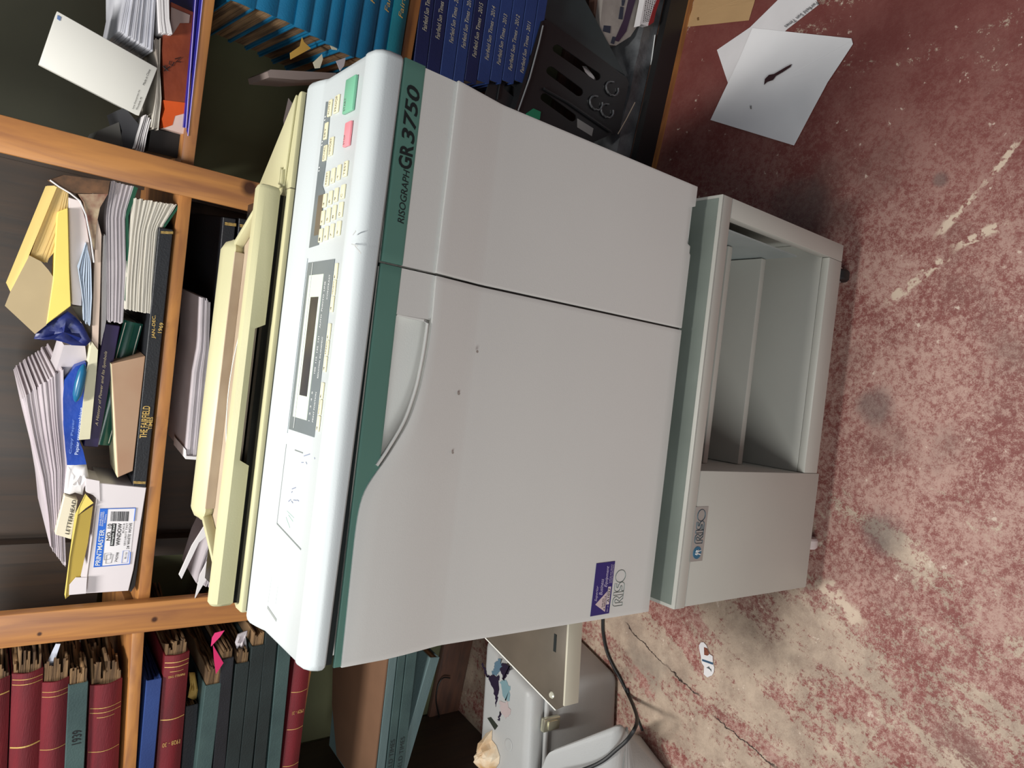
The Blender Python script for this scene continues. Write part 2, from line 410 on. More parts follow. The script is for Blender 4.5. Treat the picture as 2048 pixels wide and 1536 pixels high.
def lb(key, label, Rt, Rb, Lt, Lb, mc, **k):
    B[key] = fbook('bound_volume', label, LB, Rt, Rb, Lt, Lb, mc, **k)
lb('A', 'worn red bound volume cut off at the top of the left bay stack', (-36, 1362), (21, 1362), (-40, 1536), (14, 1536), REDW, round_=.008, ragged=1.6, pout=.02, bands=((.03, .0025, 1),), wd=.18)
lb('B', 'worn red bound volume with gilt rules, second from top of the left bay', (26, 1344), (86, 1350), (18, 1536), (79, 1536), REDW, round_=.009, ragged=1.7, pout=.03, bands=((.012, .0012, 1), (.022, .0012, 1), (.15, .003, 1)), wd=.18)
lb('C', 'red bound volume with torn spine top above the green 1939 volume', (88, 1356), (136, 1372), (80, 1536), (129, 1536), REDW, round_=.008, ragged=1.8, pout=.035, bands=((.02, .001, 1), (.03, .001, 1), (.14, .0012, 1)), wd=.18)
lb('D', 'grey-green cloth bound volume stamped 1939', (137, 1369), (177, 1366), (130, 1536), (168, 1536), GRN, ragged=1.2, pout=.03, wd=.18)
lb('E', 'thick red bound volume at the bottom of the upper left bay stack', (182, 1370), (246, 1368), (176, 1536), (238, 1536), REDW, round_=.010, ragged=1.8, pout=.035, bands=((.05, .0012, 1), (.06, .0012, 1), (.07, .001, 0), (.145, .0012, 1)), wd=.18)
lb('F', 'plain blue bound volume under the left bay board', (294, 1362), (323, 1357), (277, 1536), (309, 1536), BLU, ragged=.5, pages=BLU, pout=.0)
lb('G', 'red bound volume with ragged pages below the blue one, gilt date on spine', (331, 1316), (381, 1305), (314, 1536), (362, 1536), RED, round_=.007, ragged=1.2, pout=.02, bands=((.016, .0016, 1), (.026, .0016, 1), (.036, .001, 0), (.145, .002, 1)))
lb('H', 'thin black volume set back under the red one in left bay', (372, 1412), (396, 1409), (362, 1536), (388, 1536), BLK, ragged=.6, d0=.02)
lb('I', 'grey-green volume with pink bookmark in its pages', (411, 1372), (443, 1366), (391, 1536), (424, 1536), GRN, ragged=.5, pout=.04)
lb('J', 'black volume under the one with the pink bookmark', (444, 1318), (468, 1316), (426, 1536), (450, 1536), BLK, ragged=.5, pout=.02)
lb('K', 'dark green volume with crumpled paper at its end', (471, 1329), (500, 1323), (451, 1536), (477, 1536), GRND, ragged=.5, pout=.03)
lb('L', 'dark green volume just above the two hidden under the machine corner', (503, 1292), (531, 1290), (479, 1536), (503, 1536), GRND, ragged=.5, pout=.03)
lb('M', 'dark green volume third from bottom of the left bay stack', (533, 1262), (556, 1258), (506, 1536), (531, 1536), GRND, ragged=.5)
lb('N', 'faded grey-green volume directly above the lowest red volume', (560, 1262), (586, 1258), (534, 1536), (560, 1536), GRN, ragged=.3)
lb('O', 'lowest red volume of the left bay stack with gilt rules', (596, 1280), (628, 1280), (566, 1536), (598, 1536), RED, round_=.006, ragged=.3, bands=((.13, .0014, 1), (.225, .0014, 1), (.32, .0014, 1)))
_, g_, L_, T_ = B['D']; spine_text(B['D'], '1939', L_ - .128, L_ - .098, -.009, .007, INK, bold=.01)
_, g_, L_, T_ = B['G']; spine_text(B['G'], '1928 - 30', L_ - .205, L_ - .195, -.017, .017, GOLD, vert=True)
_, g_, L_, T_ = B['O']; spine_text(B['O'], '1929 - 31', L_ - .185, L_ - .176, -.013, .013, GOLD, vert=True)
_, g_, L_, T_ = B['G']; spine_text(B['G'], 'FAIRFIELD TIMES', L_ - .048, L_ - .043, -.016, .016, GOLD, vert=True)
# ---- right bay, upper stack of teal volumes
z2 = lambda x, y: (400 + x / 3, y / 3)
TB = 'teal newspaper volumes stacked flat in the right bay'
tops = [180, 338, 474, 595, 690, 790, 885, 985, 1085, 1172, 1262]
ends = [0, 48, 100, 150, 200, 250, 300, 330, 350, 360, 360]
tl = ['topmost teal volume under the board, pages brown at its end', 'second teal volume from the top of its stack', 'third teal volume from the top with brown page ends', 'teal volume with a yellow slip by its pages',
      'teal volume just under the yellow slip', 'teal volume beside the white torn slips', 'teal volume under the torn slips, title begins at the picture edge', 'teal volume third from the bottom of the teal stack', 'teal volume second from the bottom of the teal stack', 'greener teal volume resting on the board above the navy ones']
for i in range(10):
    sl = -.165 + .012 * i / 9
    y = ends[i] + 25; Lx = lambda x0: (x0 + sl * y, y)
    q = [z2(*Lx(tops[i] + 3)), z2(*Lx(tops[i + 1] - 2))]; q0 = [z2(tops[i] + 3, 0), z2(tops[i + 1] - 2, 0)]
    bk = fbook('bound_volume', tl[i], TB, q0[0], q0[1], q[0], q[1], TEALG if i == 9 else TEAL, end='L', ext=.45, wd=.30, ragged=.35, round_=.004, d0=-.012 + .002 * (i % 3), pages=PAGE)
    ty = {7: 20, 8: 72, 9: 108}.get(i)
    if ty:
        x0 = (Vector((*uz(*z2((tops[i] + tops[i + 1]) / 2 + sl * ty, ty)), 0)) - Vector((*uz(*z2((tops[i] + tops[i + 1]) / 2 + sl * y, y)), 0))).length
        spine_text(bk, 'Fairfield Sun Times - 20%02d' % (i + 14), x0, x0 + .235, -.005, .005, GOLD, italic=.2, y=-.0045 + .004)
# ---- right bay, navy volumes
z3 = lambda x, y: (800 + x / 3.4133, y / 3.4133)
edge = [142, 237, 334, 432, 512, 600, 690, 775, 862, 945, 1010]
tst = [210, 265, 292, 328, 390, 408, 440, 480, 497]
ten = [-130, -90, -50, -20, 18, 42, 96, 102, 148]
yr = [2019, 2018, 2017, 2016, 2015, 2014, 2013, 2012, 2011]
NB = 'navy newspaper volumes stacked flat in the right bay'
for i in range(10):
    sl = -.118 - .004 * i; y = 560
    q = [z3(edge[i] + 3 + sl * y, y), z3(edge[i + 1] - 2 + sl * y, y)]; q0 = [z3(edge[i] + 3, 0), z3(edge[i + 1] - 2, 0)]
    lab = ('navy blue bound volume with gold title ending in %d' % yr[i]) if 4 <= i < 9 else ('topmost navy volume, right under the pine board', 'second navy volume from the top of its stack', 'brighter blue volume third in the navy stack', 'brighter blue volume with bold gold title just above 2015')[i] if i < 4 else 'lowest navy volume of its stack, no title in sight'
    bk = fbook('bound_volume', lab, NB, q0[0], q0[1], q[0], q[1], (NAVY if i in (0, 1, 4) else BLU), end='L', ext=.5, d0=.0, pages=PAGEW)
    if i < 9:
        f = lambda yy: (Vector((*uz(*z3((edge[i] + edge[i + 1]) / 2 + sl * yy, yy)), 0)) - Vector((*uz(*z3((edge[i] + edge[i + 1]) / 2 + sl * y, y)), 0))).length
        spine_text(bk, 'Fairfield Sun Times - %d' % yr[i], f(tst[i]), f(ten[i]), -.0052, .0052, SILV, italic=.25, bold=.004)
# ================================================================ MACHINE
PL = mat('light_grey_plastic', (214, 213, 208), .38, var=.012, scale=3, bump=.06, bscale=500)
PLC = mat('white_console_plastic', (194, 200, 201), .38, var=.012, scale=4, bump=.06, bscale=500)
CREAM = mat('yellowed_cream_plastic', (194, 189, 150), .42, var=.03, scale=5, bump=.06, bscale=500)
TEALP = mat('green_trim_plastic', (86, 128, 116), .42, var=.03, scale=6)
DGAP = plain('dark_gap', (14, 22, 22), .5)
mc = thing('duplicator', (.36, .28, 0), 'large pale grey tabletop duplicator with green trim band, standing on a cabinet', 'duplicator')
def yf(z): return 0 if z < .419 else (-(z - .419) / .081 * .015 if z < .5 else -.015 - (z - .5) / .077 * .003)
# inner body
MB().ext([(.004, .008, .002), (.004, .008, .575), (.004, .20, .575), (.004, .27, .50), (.004, .55, .46), (.004, .55, .002)], (.712, 0, 0)).build('body', PL, mc, bevel=.004)
def interp(t, x):
    for (a, va), (b_, vb) in zip(t, t[1:]):
        if a <= x <= b_: return va + (vb - va) * (x - a) / (b_ - a)
    return t[-1][1] if x > t[-1][0] else t[0][1]
def panel(x0, x1, top, y_off, th, z0=0.0, n=64, zb=None):
    """front cover following the machine's front profile, top edge given by top(x)"""
    mb = MB(); cols = []
    for k in range(n + 1):
        x = x0 + (x1 - x0) * k / n; zt = top(x); zl = zb(x) if zb else z0
        zs = sorted([zl] + [z for z in (.419, .46, .5, .54) if zl + .002 < z < zt - .002] + [zt])
        cols.append((x, zs))
    # constant row count: resample
    rows = 8
    grid = []
    for x, zs in cols:
        zz = [zs[0] + (zs[-1] - zs[0]) * i / rows for i in range(rows + 1)]
        if zs[0] < .4 and zs[-1] > .43: zz = [zs[0], .022, .20, .415, .423] + [.423 + (zs[-1] - .423) * i / 5 for i in range(1, 6)]
        grid.append([(x, yf(z) + y_off, z) for z in zz])
    nr = len(grid[0])
    fr = [[mb.bm.verts.new(p) for p in c] for c in grid]; bk = [[mb.bm.verts.new((p[0], p[1] + th, p[2])) for p in c] for c in grid]
    for i in range(n):
        for j in range(nr - 1):
            mb.bm.faces.new([fr[i][j], fr[i + 1][j], fr[i + 1][j + 1], fr[i][j + 1]]); mb.bm.faces.new([bk[i][j + 1], bk[i + 1][j + 1], bk[i + 1][j], bk[i][j]])
        mb.bm.faces.new([fr[i][-1], fr[i + 1][-1], bk[i + 1][-1], bk[i][-1]]); mb.bm.faces.new([fr[i + 1][0], fr[i][0], bk[i][0], bk[i + 1][0]])
    for j in range(nr - 1):
        mb.bm.faces.new([fr[0][j + 1], fr[0][j], bk[0][j], bk[0][j + 1]]); mb.bm.faces.new([fr[-1][j], fr[-1][j + 1], bk[-1][j + 1], bk[-1][j]])
    return mb
sw = [(0, .5675), (.0691, .5684), (.1519, .5695), (.180, .569), (.1933, .5678), (.208, .5650), (.2216, .5585), (.2409, .5441), (.2654, .5295), (.2968, .5129), (.3377, .5025), (.3849, .4978), (.42, .497), (.48, .4995)]
def smooth_sw(x):
    return sum(interp(sw, min(.48, max(0, x + o))) for o in (-.012, -.006, 0, .006, .012)) / 5
ld = panel(0, .4775, smooth_sw, 0, .0065, z0=.0).build('front_door', PL, mc, bevel=.0012, ang=50)
rd = panel(.4805, .72, lambda x: .4998, 0, .0065, z0=.0105, zb=lambda x: .0005 if x < .605 else (.0035 if x < .621 else (.0125 if x < .684 else .002))).build('side_door', PL, mc, bevel=.0012, ang=50)
MB().box(.477, .481, .004, .012, .003, .575).build('seam', DGAP, mc)
MB().box(.004, .716, .012, .05, -.004, .003).build('base_plate', PL, mc)
# recessed grey strip, handle pocket, green band
z_tl = lambda x: .5475 - max(0, .42 - x) * .03
panel(.4225, .4775, lambda x: .549, .004, .006, z0=.47, n=8).build('upper_strip', PL, mc)
panel(.4805, .7185, lambda x: .549, .004, .006, z0=.47, n=20).build('upper_strip', PL, mc)
# pocket behind the handle
mb = MB()
def pk(x, z, y): return (x, y, z)
cols = []
for k in range(19):
    x = .232 + (.4225 - .232) * k / 18
    cols.append([pk(x, smooth_sw(x) - .006, .004), pk(x, smooth_sw(x) - .004, .020), pk(x, (smooth_sw(x) + .55) / 2, .034), pk(x, .550, .036), pk(x, .552, .0)])
mb.loft(cols, cap=False, closed=False).build('handle_recess', PL, mc, solid=.001)
rim = MB()
pth = [(x, yf(smooth_sw(x)) - .0005 + .002, smooth_sw(x) - .0005 + .0062) for x in [.24 + (.416 - .24) * k / 24 for k in range(25)]]
rim.tube(pth + [(.4205, -.010, smooth_sw(.42) + .010), (.4225, -.010, .545)], .0022, 8).build('handle_rim', PL, mc)
MB().face([(.4228, -.011, .549), (.4228, -.011, .495), (.4228, .035, .495), (.4228, .035, .549)]).build('recess_side', PL, mc, solid=.001)
bandtop = lambda x: .5765
panel(.0005, .4778, bandtop, .0022, .004, n=40, zb=lambda x: max(.5475 if x > .40 else .5445 + (x - .0) * .007, smooth_sw(x) - .008)).build('green_band', TEALP, mc, bevel=.0008)
panel(.4803, .7195, bandtop, .0012, .005, n=20, zb=lambda x: .5475).build('green_band', TEALP, mc, bevel=.0008)
MB().box(.003, .717, -.010, .19, .5768, .588).build('gap_strip', DGAP, mc)
# console top
prof = [(-.0185, .5885), (-.0215, .5915), (-.022, .600), (-.0185, .6075), (-.011, .6125), (.004, .6145), (.009, .6140), (.0125, .6120), (.06, .6120), (.126, .6120), (.130, .6128), (.134, .6145), (.146, .6175), (.160, .6205), (.1645, .6200), (.1665, .6160), (.1665, .5885)]
mb = MB(); rings = []
for x, k in ((0.0, .010), (.0012, .0045), (.004, .0015), (.009, 0), (.711, 0), (.716, .0015), (.7188, .0045), (.72, .010)):
    cyy, czz = .07, .598
    r_ = []
    for y, z in prof:
        if z < .5925: z -= .0095 * (x / .72)
        yy = y + k * (1 if y < cyy else -1) * min(1, abs(y - cyy) / .07); zz = z - (k * .7 if z > czz else 0)
        r_.append((x, yy, zz))
    rings.append(r_)
mb.loft(rings).build('console', PLC, mc)
PH = .6121
def onc(x, y, z=PH): return onz(x, y, z)
def raised(name, px, m, h=.0012, z=PH, parent=mc, bevel=.0004):
    pts = [onc(*q, z) for q in px]; return MB().ext(pts, (0, 0, h)).build(name, m, parent, bevel=bevel, seg=1)
def rect(name, x0, x1, y0, y1, m, h=.001, z=PH, parent=mc, bevel=.0004):
    return MB().box(x0, x1, y0, y1, z, z + h).build(name, m, parent, bevel=bevel, seg=1)
GREYP = mat('grey_display_print', (112, 120, 122), .25, var=.05, scale=12)
LCDM = mat('dark_lcd', (70, 66, 62), .2, rgb2=(52, 52, 56), scale=30)
PALE = mat('pale_green_frame', (206, 216, 200), .3, var=.02)
KEY = mat('cream_key', (230, 222, 186), .4, var=.02)
KINK = plain('grey_key_print', (92, 92, 88), .5)
WPR = plain('white_print', (226, 228, 226), .5)
dp = rect('display', .2645, .4785, .032, .1125, GREYP, .0008)
rect('display_frame', .282, .4615, .058, .1022, PALE, .0005, PH + .0008, dp, 0)
rect('lcd', .3105, .4335, .0650, .0885, LCDM, .0004, PH + .0013, dp, 0)
rect('glass_line', .268, .477, .0940, .0948, WPR, .0003, PH + .0016, dp, 0)
rect('display_rim', .259, .484, .1155, .117, PLC, .0015)
zt = PH + .0010
def ctext(s, x0, x1, y0, y1, m=KINK, z=PH + .0004, par=None, bold=0):
    text('print', s, (x0, y0, z), (x1, y0, z), (x0, y1, z), m, par or mc, .0002, bold)
ctext('AUTO  PHOTO  LINE', .395, .452, .049, .0525, WPR, zt, dp); ctext('100  115  122  141', .340, .385, .049, .0525, WPR, zt, dp)
ctext('CONTRAST', .43, .46, .038, .0415, WPR, zt, dp); ctext('REDUCTION  ENLARGEMENT', .335, .385, .038, .0415, WPR, zt, dp)
ctext('1  2  3  4  5', .282, .318, .049, .0525, WPR, zt, dp); ctext('PRINT POSITION', .282, .318, .038, .0415, WPR, zt, dp)
sp = [onc(*q) for q in [(653, 204), (663, 203), (652, 330), (646, 372), (650, 384), (638, 490), (619, 496)]]
ip = MB().ext(sp, (0, 0, .0008)).build('indicator_strip', GREYP, mc)
rect('counter_window', .512, .563, .086, .103, mat('brown_window', (106, 98, 84), .2), .0003, PH + .0008, ip, 0)
for i, xx in enumerate((.595, .628, .66)): ctext('• •', xx, xx + .006, .1085, .1125, WPR, zt, ip)
def key(x0, x1, y0, y1, s='', m=KEY, name='key', h=.0022, label=None):
    k = MB().box(x0, x1, y0, y1, PH, PH + h).build(name, m, mc, bevel=.0009, seg=2)
    if label: k['label'] = label
    if s: text('print', s, (x0 + .0015, y0 + (y1 - y0) * .3, PH + h), (x0 + .0015 + min(x1 - x0 - .003, .0042 * len(s)), y0 + (y1 - y0) * .3, PH + h), (x0 + .0015, y0 + (y1 - y0) * .72, PH + h), KINK, k, .0002)
    return k
rows_y = [(.0755, .0855), (.0590, .0690), (.0430, .0525), (.0245, .0350)]
cols_x = [(.5018, .5190), (.5235, .5415), (.5455, .5625), (.5720, .5905)]
lab = [['1', '2', '3', 'RESET'], ['4', '5', '6', 'C'], ['7', '8', '9', '+'], ['*', '0', 'C', 'TEST']]
for r_, (y0, y1) in enumerate(rows_y):
    for c_, (x0, x1) in enumerate(cols_x): key(x0 + r_ * .0014, x1 + r_ * .0014, y0, y1, lab[r_][c_])
key(.6628, .6840, .093, .1035, 'AUTO'); key(.6628, .6850, .0715, .0845, 'PROOF'); key(.6345, .6560, .097, .1075, 'SET'); key(.6100, .6330, .0745, .0865, 'MEMORY'); key(.6062, .6262, .092, .1025, 'DUAL')
sk = MB().box(.6545, .6968, .0255, .0535, PH, PH + .004).build('start_key', mat('green_key', (116, 178, 146), .35, var=.02), mc, bevel=.0015); sk['label'] = 'large green start key'
text('print', 'START', (.657, .045, PH + .004), (.673, .045, PH + .004), (.657, .0495, PH + .004), KINK, sk, .0002)
pk_ = MB().box(.6125, .6422, .0250, .0420, PH, PH + .0035).build('stop_key', mat('pink_key', (232, 142, 150), .35, var=.02), mc, bevel=.0014); pk_['label'] = 'pink stop key'
text('print', 'STOP', (.615, .0365, PH + .0035), (.627, .0365, PH + .0035), (.615, .040, PH + .0035), KINK, pk_, .0002)
for a, b_, s in ((.4145, .4725, 'DENSITY'), (.3435, .4010, 'SPEED'), (.2727, .3310, 'POSITION')):
    w_ = (b_ - a) / 3
    key(a, a + w_ - .0006, .0195, .0265, '◄', name='arrow_key'); key(a + w_, a + 2 * w_ - .0006, .0195, .0265, s); key(a + 2 * w_, b_, .0195, .0265, '►', name='arrow_key')
# left end of console: engraved lid outline, finger slot, smudges
GREYL = plain('engraved_line', (118, 124, 122), .6)
def seg(name, a, b_, w=.0007, m=GREYL, h=.0003):
    a, b_ = Vector(a), Vector(b_); t = (b_ - a).normalized(); n = Vector((-t.y, t.x, 0)) * w
    return MB().ext([a - n, b_ - n, b_ + n, a + n], (0, 0, h)).build(name, m, mc)
q = [onc(*p_) for p_ in ((573, 888), (554, 1047), (602, 1099), (590, 900), (606, 906))]
seg('cover_outline', q[0], q[1], .0004); seg('cover_outline', q[1], q[2], .0009); seg('cover_outline', q[3], q[4], .0007)
for a, b_ in (((577, 1030), (586, 1043)), ((572, 1034), (580, 1056)), ((574, 1022), (588, 1036))): seg('arrow_mark', onc(*a), onc(*b_), .0003, plain('pale_green_mark', (168, 204, 186)))
seg('finger_slot', onc(535, 1214), onc(553, 1241), .0017, plain('slot_grey', (150, 154, 152)))
for a, b_ in (((543, 1155), (536, 1205)), ((556, 1170), (551, 1208))): seg('vent_line', onc(*a), onc(*b_), .0004, plain('vent_white', (205, 210, 208)))
SM = plain('ink_smudge', (132, 138, 158), .7)
for a, b_ in (((577, 1003), (582, 999)), ((583, 1002), (586, 1006)), ((587, 1000), (593, 1001)), ((594, 1000), (598, 1002)), ((584, 978), (592, 975)), ((583, 985), (585, 983)), ((603, 925), (607, 925)), ((612, 924), (614, 928)), ((608, 912), (620, 908)), ((629, 915), (630, 918))):
    seg('smudge', onc(*a), onc(*b_), .0006, SM)
for a, b_ in (((703, 488), (716, 492)), ((710, 492), (722, 507)), ((706, 470), (712, 462))): seg('smudge', onc(*a, .6150), onc(*b_, .6150), .0006, plain('scuff', (176, 178, 176)))
# branding on the green band
def onband(x, y, off=.0):
    yy = -.016
    for _ in range(5):
        h = FY(x, y, yy); yy = yf(h.z)
    return FY(x, y, yy - .0006)
DK = plain('dark_green_ink', (22, 34, 34), .45)
text('model_name', 'RISOGRAPH', (.5288, -.0161, .5530), (.5905, -.0161, .5530), (.5300, -.0164, .5620), DK, mc, .0004, .003)
text('model_name', 'GR', (.5925, -.0160, .5515), (.6215, -.0160, .5515), (.5925, -.0167, .5700), DK, mc, .0004, .03)
text('model_name', '3750', (.6235, -.0160, .5515), (.6895, -.0160, .5515), (.6250, -.0167, .5700), DK, mc, .0004, .02, .12)
# logo lettering: outlined strokes
def stroke(name, pts, w, m, parent, f):
    mb = MB(); mb.tube([f(*p_) for p_ in pts], w, 6); return mb.build(name, m, parent)
def riso(f, m, parent, w):   # f maps unit coords (0..2.6, 0..1) to world
    arc = lambda cx, cy, rx, ry, a0, a1, n=14: [(cx + rx * math.cos(math.radians(a0 + (a1 - a0) * k / n)), cy + ry * math.sin(math.radians(a0 + (a1 - a0) * k / n))) for k in range(n + 1)]
    R_ = [(.0, 0), (0, .6)] + arc(.22, .72, .22, .28, 180, 90, 5) + arc(.42, .70, .26, .30, 90, -70, 9) + [(.72, 0), (.5, 0), (.28, .36), (.40, .46)] + arc(.40, .68, .08, .12, -90, 90, 5) + [(.30, .80), (.22, .72), (.22, 0), (0, 0)]
    I_ = [(.78, 0), (.78, 1), (.98, 1), (.98, 0), (.78, 0)]
    S_ = [(1.04, 0), (1.04, .22), (1.35, .22)] + arc(1.36, .30, .07, .07, -90, 90, 4) + [(1.28, .40)] + arc(1.28, .68, .24, .30, -110, -270, 8) + [(1.62, .98), (1.60, .78), (1.36, .78)] + arc(1.36, .70, .06, .07, 90, 250, 4) + arc(1.42, .30, .26, .30, 70, -90, 7) + [(1.04, 0)]
    O_ = arc(2.12, .5, .44, .5, 0, 360, 28)
    for s_, nm in ((R_, 'logo_letter'), (I_, 'logo_letter'), (S_, 'logo_letter'), (O_, 'logo_letter')): stroke(nm, s_, w, m, parent, f)
LG = plain('logo_grey_green', (88, 104, 98), .4)
riso(lambda a, b_: Vector((.0185 + a / 2.56 * .0585, -.0004, .0695 + b_ * .0232)), LG, mc, .00045)
# dealer sticker
st = MB().ext([(.0086, -.0004, .0985), (.0925, -.0004, .0985), (.0915, -.0004, .1405), (.0080, -.0004, .1405)], (0, -.0004, 0)).build('dealer_sticker', plain('navy_sticker', (36, 28, 108), .35), mc)
st['label'] = 'dark blue dealer sticker with silver triangle'
LAV = plain('lavender_print', (196, 184, 214), .5)
MB().face([(.012, -.0010, .109), (.045, -.0010, .109), (.026, -.0010, .133)]).build('triangle', plain('silver_pink', (206, 186, 186), .4), st)
MB().face([(.0235, -.0010, .1015), (.052, -.0010, .1015), (.052, -.0010, .1080), (.0235, -.0010, .1080)]).build('number_strip', plain('silver_strip', (210, 196, 196), .4), st)
T = lambda s, x0, x1, z0, z1, m, b=0, it=0: text('print', s, (x0, -.0012, z0), (x1, -.0012, z0), (x0, -.0012, z1), m, st, 0.0001, b, it)
T('Superior', .031, .056, .129, .136, LAV, 0, .4); T('Business', .040, .066, .120, .1275, LAV, 0, .4); T('Equipment', .052, .086, .1095, .118, LAV, .004, .4)
T('A1027', .027, .050, .1025, .107, INK, .01); T('ID #', .012, .022, .1025, .1055, LAV); T('SALES', .020, .034, .115, .118, INK); T('& SERVICE', .016, .038, .1105, .1135, INK)
T('SUPPLIES AND SERVICE', .058, .088, .1045, .1075, LAV); T('NORTH CENTRAL', .058, .088, .1005, .1035, LAV)
# small stains on the doors
SP1 = plain('brown_stain', (150, 140, 132), .7)
for (x, y, r) in ((911, 607, .003), (954, 703, .0028), (917, 787, .003), (905, 905, .0025), (770, 1180, .002)):
    c = FY(x, y, yf(.45)); MB().lathe([(.0001, -.0009), (r * .7, -.0008), (r * .5, .0)], (c.x, c.y, c.z), 'y', 9).build('stain', SP1, mc)
# platen: fixed cream deck and lid
deck = [(.0005, .196), (.7195, .196), (.7195, .205), (.606, .320), (.530, .400), (.095, .400), (.0, .22)]
mb = MB(); mb.loft([[(x, y, .590) for x, y in deck], [(x, y, .6165) for x, y in deck]])
mb.build('platen_deck', CREAM, mc, bevel=.003)
MB().box(.004, .716, .170, .20, .589, .6100).build('deck_gap', DGAP, mc)
MB().box(.5845, .5855, .1953, .212, .600, .6172).build('deck_seam', plain('brown_seam', (120, 112, 88), .6), mc)
MB().box(.012, .575, .208, .33, .6166, .6285).build('platen_glass', plain('black_glass', (10, 9, 8), .15), mc)
# right hand sloping cheek of the deck
MB().ext([(.590, .215, .6166), (.7150, .206, .6166), (.604, .320, .6166), (.588, .320, .6166)], (0, 0, .0035)).build('deck_cheek', CREAM, mc, bevel=.0012)
for k in (0, 1): MB().box(.592 , .612 + .004 * k, .214 + .007 * k, .217 + .007 * k, .620, .6245).build('deck_rib', CREAM, mc, bevel=.001)
# lid: front lip with grip notch, rails, recessed floor, raised rear
lid = bpy.data.objects.new('lid', None); COL.objects.link(lid); lid.parent = mc; lid.matrix_parent_inverse = mc.matrix_world.inverted()
lid.name = 'lid'
def lidz(x): 
    if .3890 > x > .2090: return .6385
    if x >= .3890: return .6385 - min(1, (x - .3890) / .007) * .013
    return .6385 - min(1, (.2090 - x) / .007) * .013
mb = MB(); rings = []
xs = [.008, .0095, .013, .2000, .2020, .2055, .2090, .2092] + [.25, .3, .35] + [.3888, .3890, .3925, .3960, .3980, .578, .5835, .585]
for x in xs:
    k = {.008: .006, .0095: .0025, .585: .006, .5835: .0025}.get(x, 0)
    zb = lidz(x)
    rings.append([(x, .2055 + k, zb + k), (x, .2045 + k, .6465 - k), (x, .2095 + k * .5, .6535 - k), (x, .2160, .6550 - k), (x, .222 , .6545 - k), (x, .2230, .6480), (x, .2230, zb + k)])
mb.loft(rings).build('lid_lip', CREAM, lid)
LT = mat('lid_shaded_tan', (184, 168, 146), .6, rgb2=(160, 140, 118), scale=10)  # tan is the cream lid's shade put into the colour
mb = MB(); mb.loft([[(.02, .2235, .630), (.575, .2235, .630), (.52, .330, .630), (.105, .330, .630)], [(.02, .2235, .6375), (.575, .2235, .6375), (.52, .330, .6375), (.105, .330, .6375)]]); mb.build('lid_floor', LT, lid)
for a, b_ in (((.060, .222), (.112, .302)), ((.553, .222), (.509, .302))):
    a, b_ = Vector((*a, 0)), Vector((*b_, 0)); n = Vector((.0045, 0, 0))
    MB().loft([[a - n + UPZ * .6376, b_ - n + UPZ * .6376, b_ + n + UPZ * .6376, a + n + UPZ * .6376], [a - n + UPZ * .6515, b_ - n + UPZ * .6515, b_ + n + UPZ * .6515, a + n + UPZ * .6515]]).build('lid_rail', CREAM, lid, bevel=.0015)
# raised rear keel
mb = MB(); rings = []
for x, k in ((.106, .012), (.110, .005), (.120, 0), (.502, 0), (.512, .005), (.516, .012)):
    rings.append([(x, .298 + k, .6376), (x, .292 + k, .6500), (x, .2935 + k, .6510), (x, .304 + k * .4, .6605 - k), (x, .318, .6625 - k), (x, .335, .6590 - k), (x, .345, .6376)])
mb.loft(rings).build('lid_rear', CREAM, lid)
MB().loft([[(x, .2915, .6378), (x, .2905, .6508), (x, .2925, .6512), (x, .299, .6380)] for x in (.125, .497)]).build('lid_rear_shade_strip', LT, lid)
MB().tube([(.43 - .0137 * k, .232 + .012 * abs(math.sin(k * .19)), .642 + .010 * math.sin(k / 20 * math.pi)) for k in range(21)], .0009, 6).build('lid_edge_trim', plain('white_trim', (228, 222, 206), .5), lid)
# folded paper tray at the left side
TM = mat('brown_grey_metal', (104, 94, 82), .4, rgb2=(86, 78, 68), scale=9, metal=.3)
TZ = .15
tr = [onz(968, 1278, TZ), onz(1112, 1420, TZ), Vector((-.150, .036, TZ)), Vector((.003, .036, TZ)), Vector((.003, .30, TZ)), Vector((-.06, .30, TZ))]
tr = [Vector((-.098, .292, TZ)), onz(1112, 1420, TZ), onz(1128, 1412, TZ), Vector((.003, .0375, TZ)), Vector((.003, .30, TZ))]
tm = MB().ext(tr, (0, 0, -.003)).build('paper_tray', TM, mc, bevel=.0008); tm['label'] = 'brown-grey metal paper tray folded at the left side'
a, b_ = tr[1], tr[0]; MB().tube([a + (b_ - a) * t + UPZ * .001 for t in (0, 1)], .0011, 6).build('tray_edge', plain('bright_edge', (232, 230, 222), .4), tm)
lipm = mat('tan_metal', (184, 178, 160), .4, var=.03)
c = onz(1128, 1412, TZ); MB().hexa([(c.x, c.y - .002, TZ - .030), (.003, .0355, TZ - .030), (.003, .040, TZ - .030), (c.x, c.y + .002, TZ - .030), (c.x, c.y - .002, TZ + .001), (.003, .0355, TZ + .001), (.003, .040, TZ + .001), (c.x, c.y + .002, TZ + .001)]).build('tray_lip', lipm, tm, bevel=.001)
c = onz(1104, 1390, TZ); MB().lathe([(.0001, .003), (.004, .003), (.0055, .001), (.0055, 0)], c, 'z', 16).build('screw', plain('screw_steel', (220, 218, 200), .25, .5), tm)
a, b_ = onz(1109, 1267, TZ), onz(1107, 1302, TZ); MB().hexa([Vector((b_.x, b_.y - .006, TZ)), Vector((a.x, a.y - .006, TZ)), Vector((a.x, a.y, TZ)), Vector((b_.x, b_.y, TZ))] + [Vector((b_.x, b_.y - .006, TZ + .0008)), Vector((a.x, a.y - .006, TZ + .0008)), Vector((a.x, a.y, TZ + .0008)), Vector((b_.x, b_.y, TZ + .0008))]).build('tray_slot', DGAP, tm)
# rubber feet
for x in (.06, .66):
    for y in (.06, .46): MB().lathe([(.018, -.0298), (.018, .003)], (x, y, 0)).build('foot', plain('black_rubber', (24, 24, 24), .7), mc)
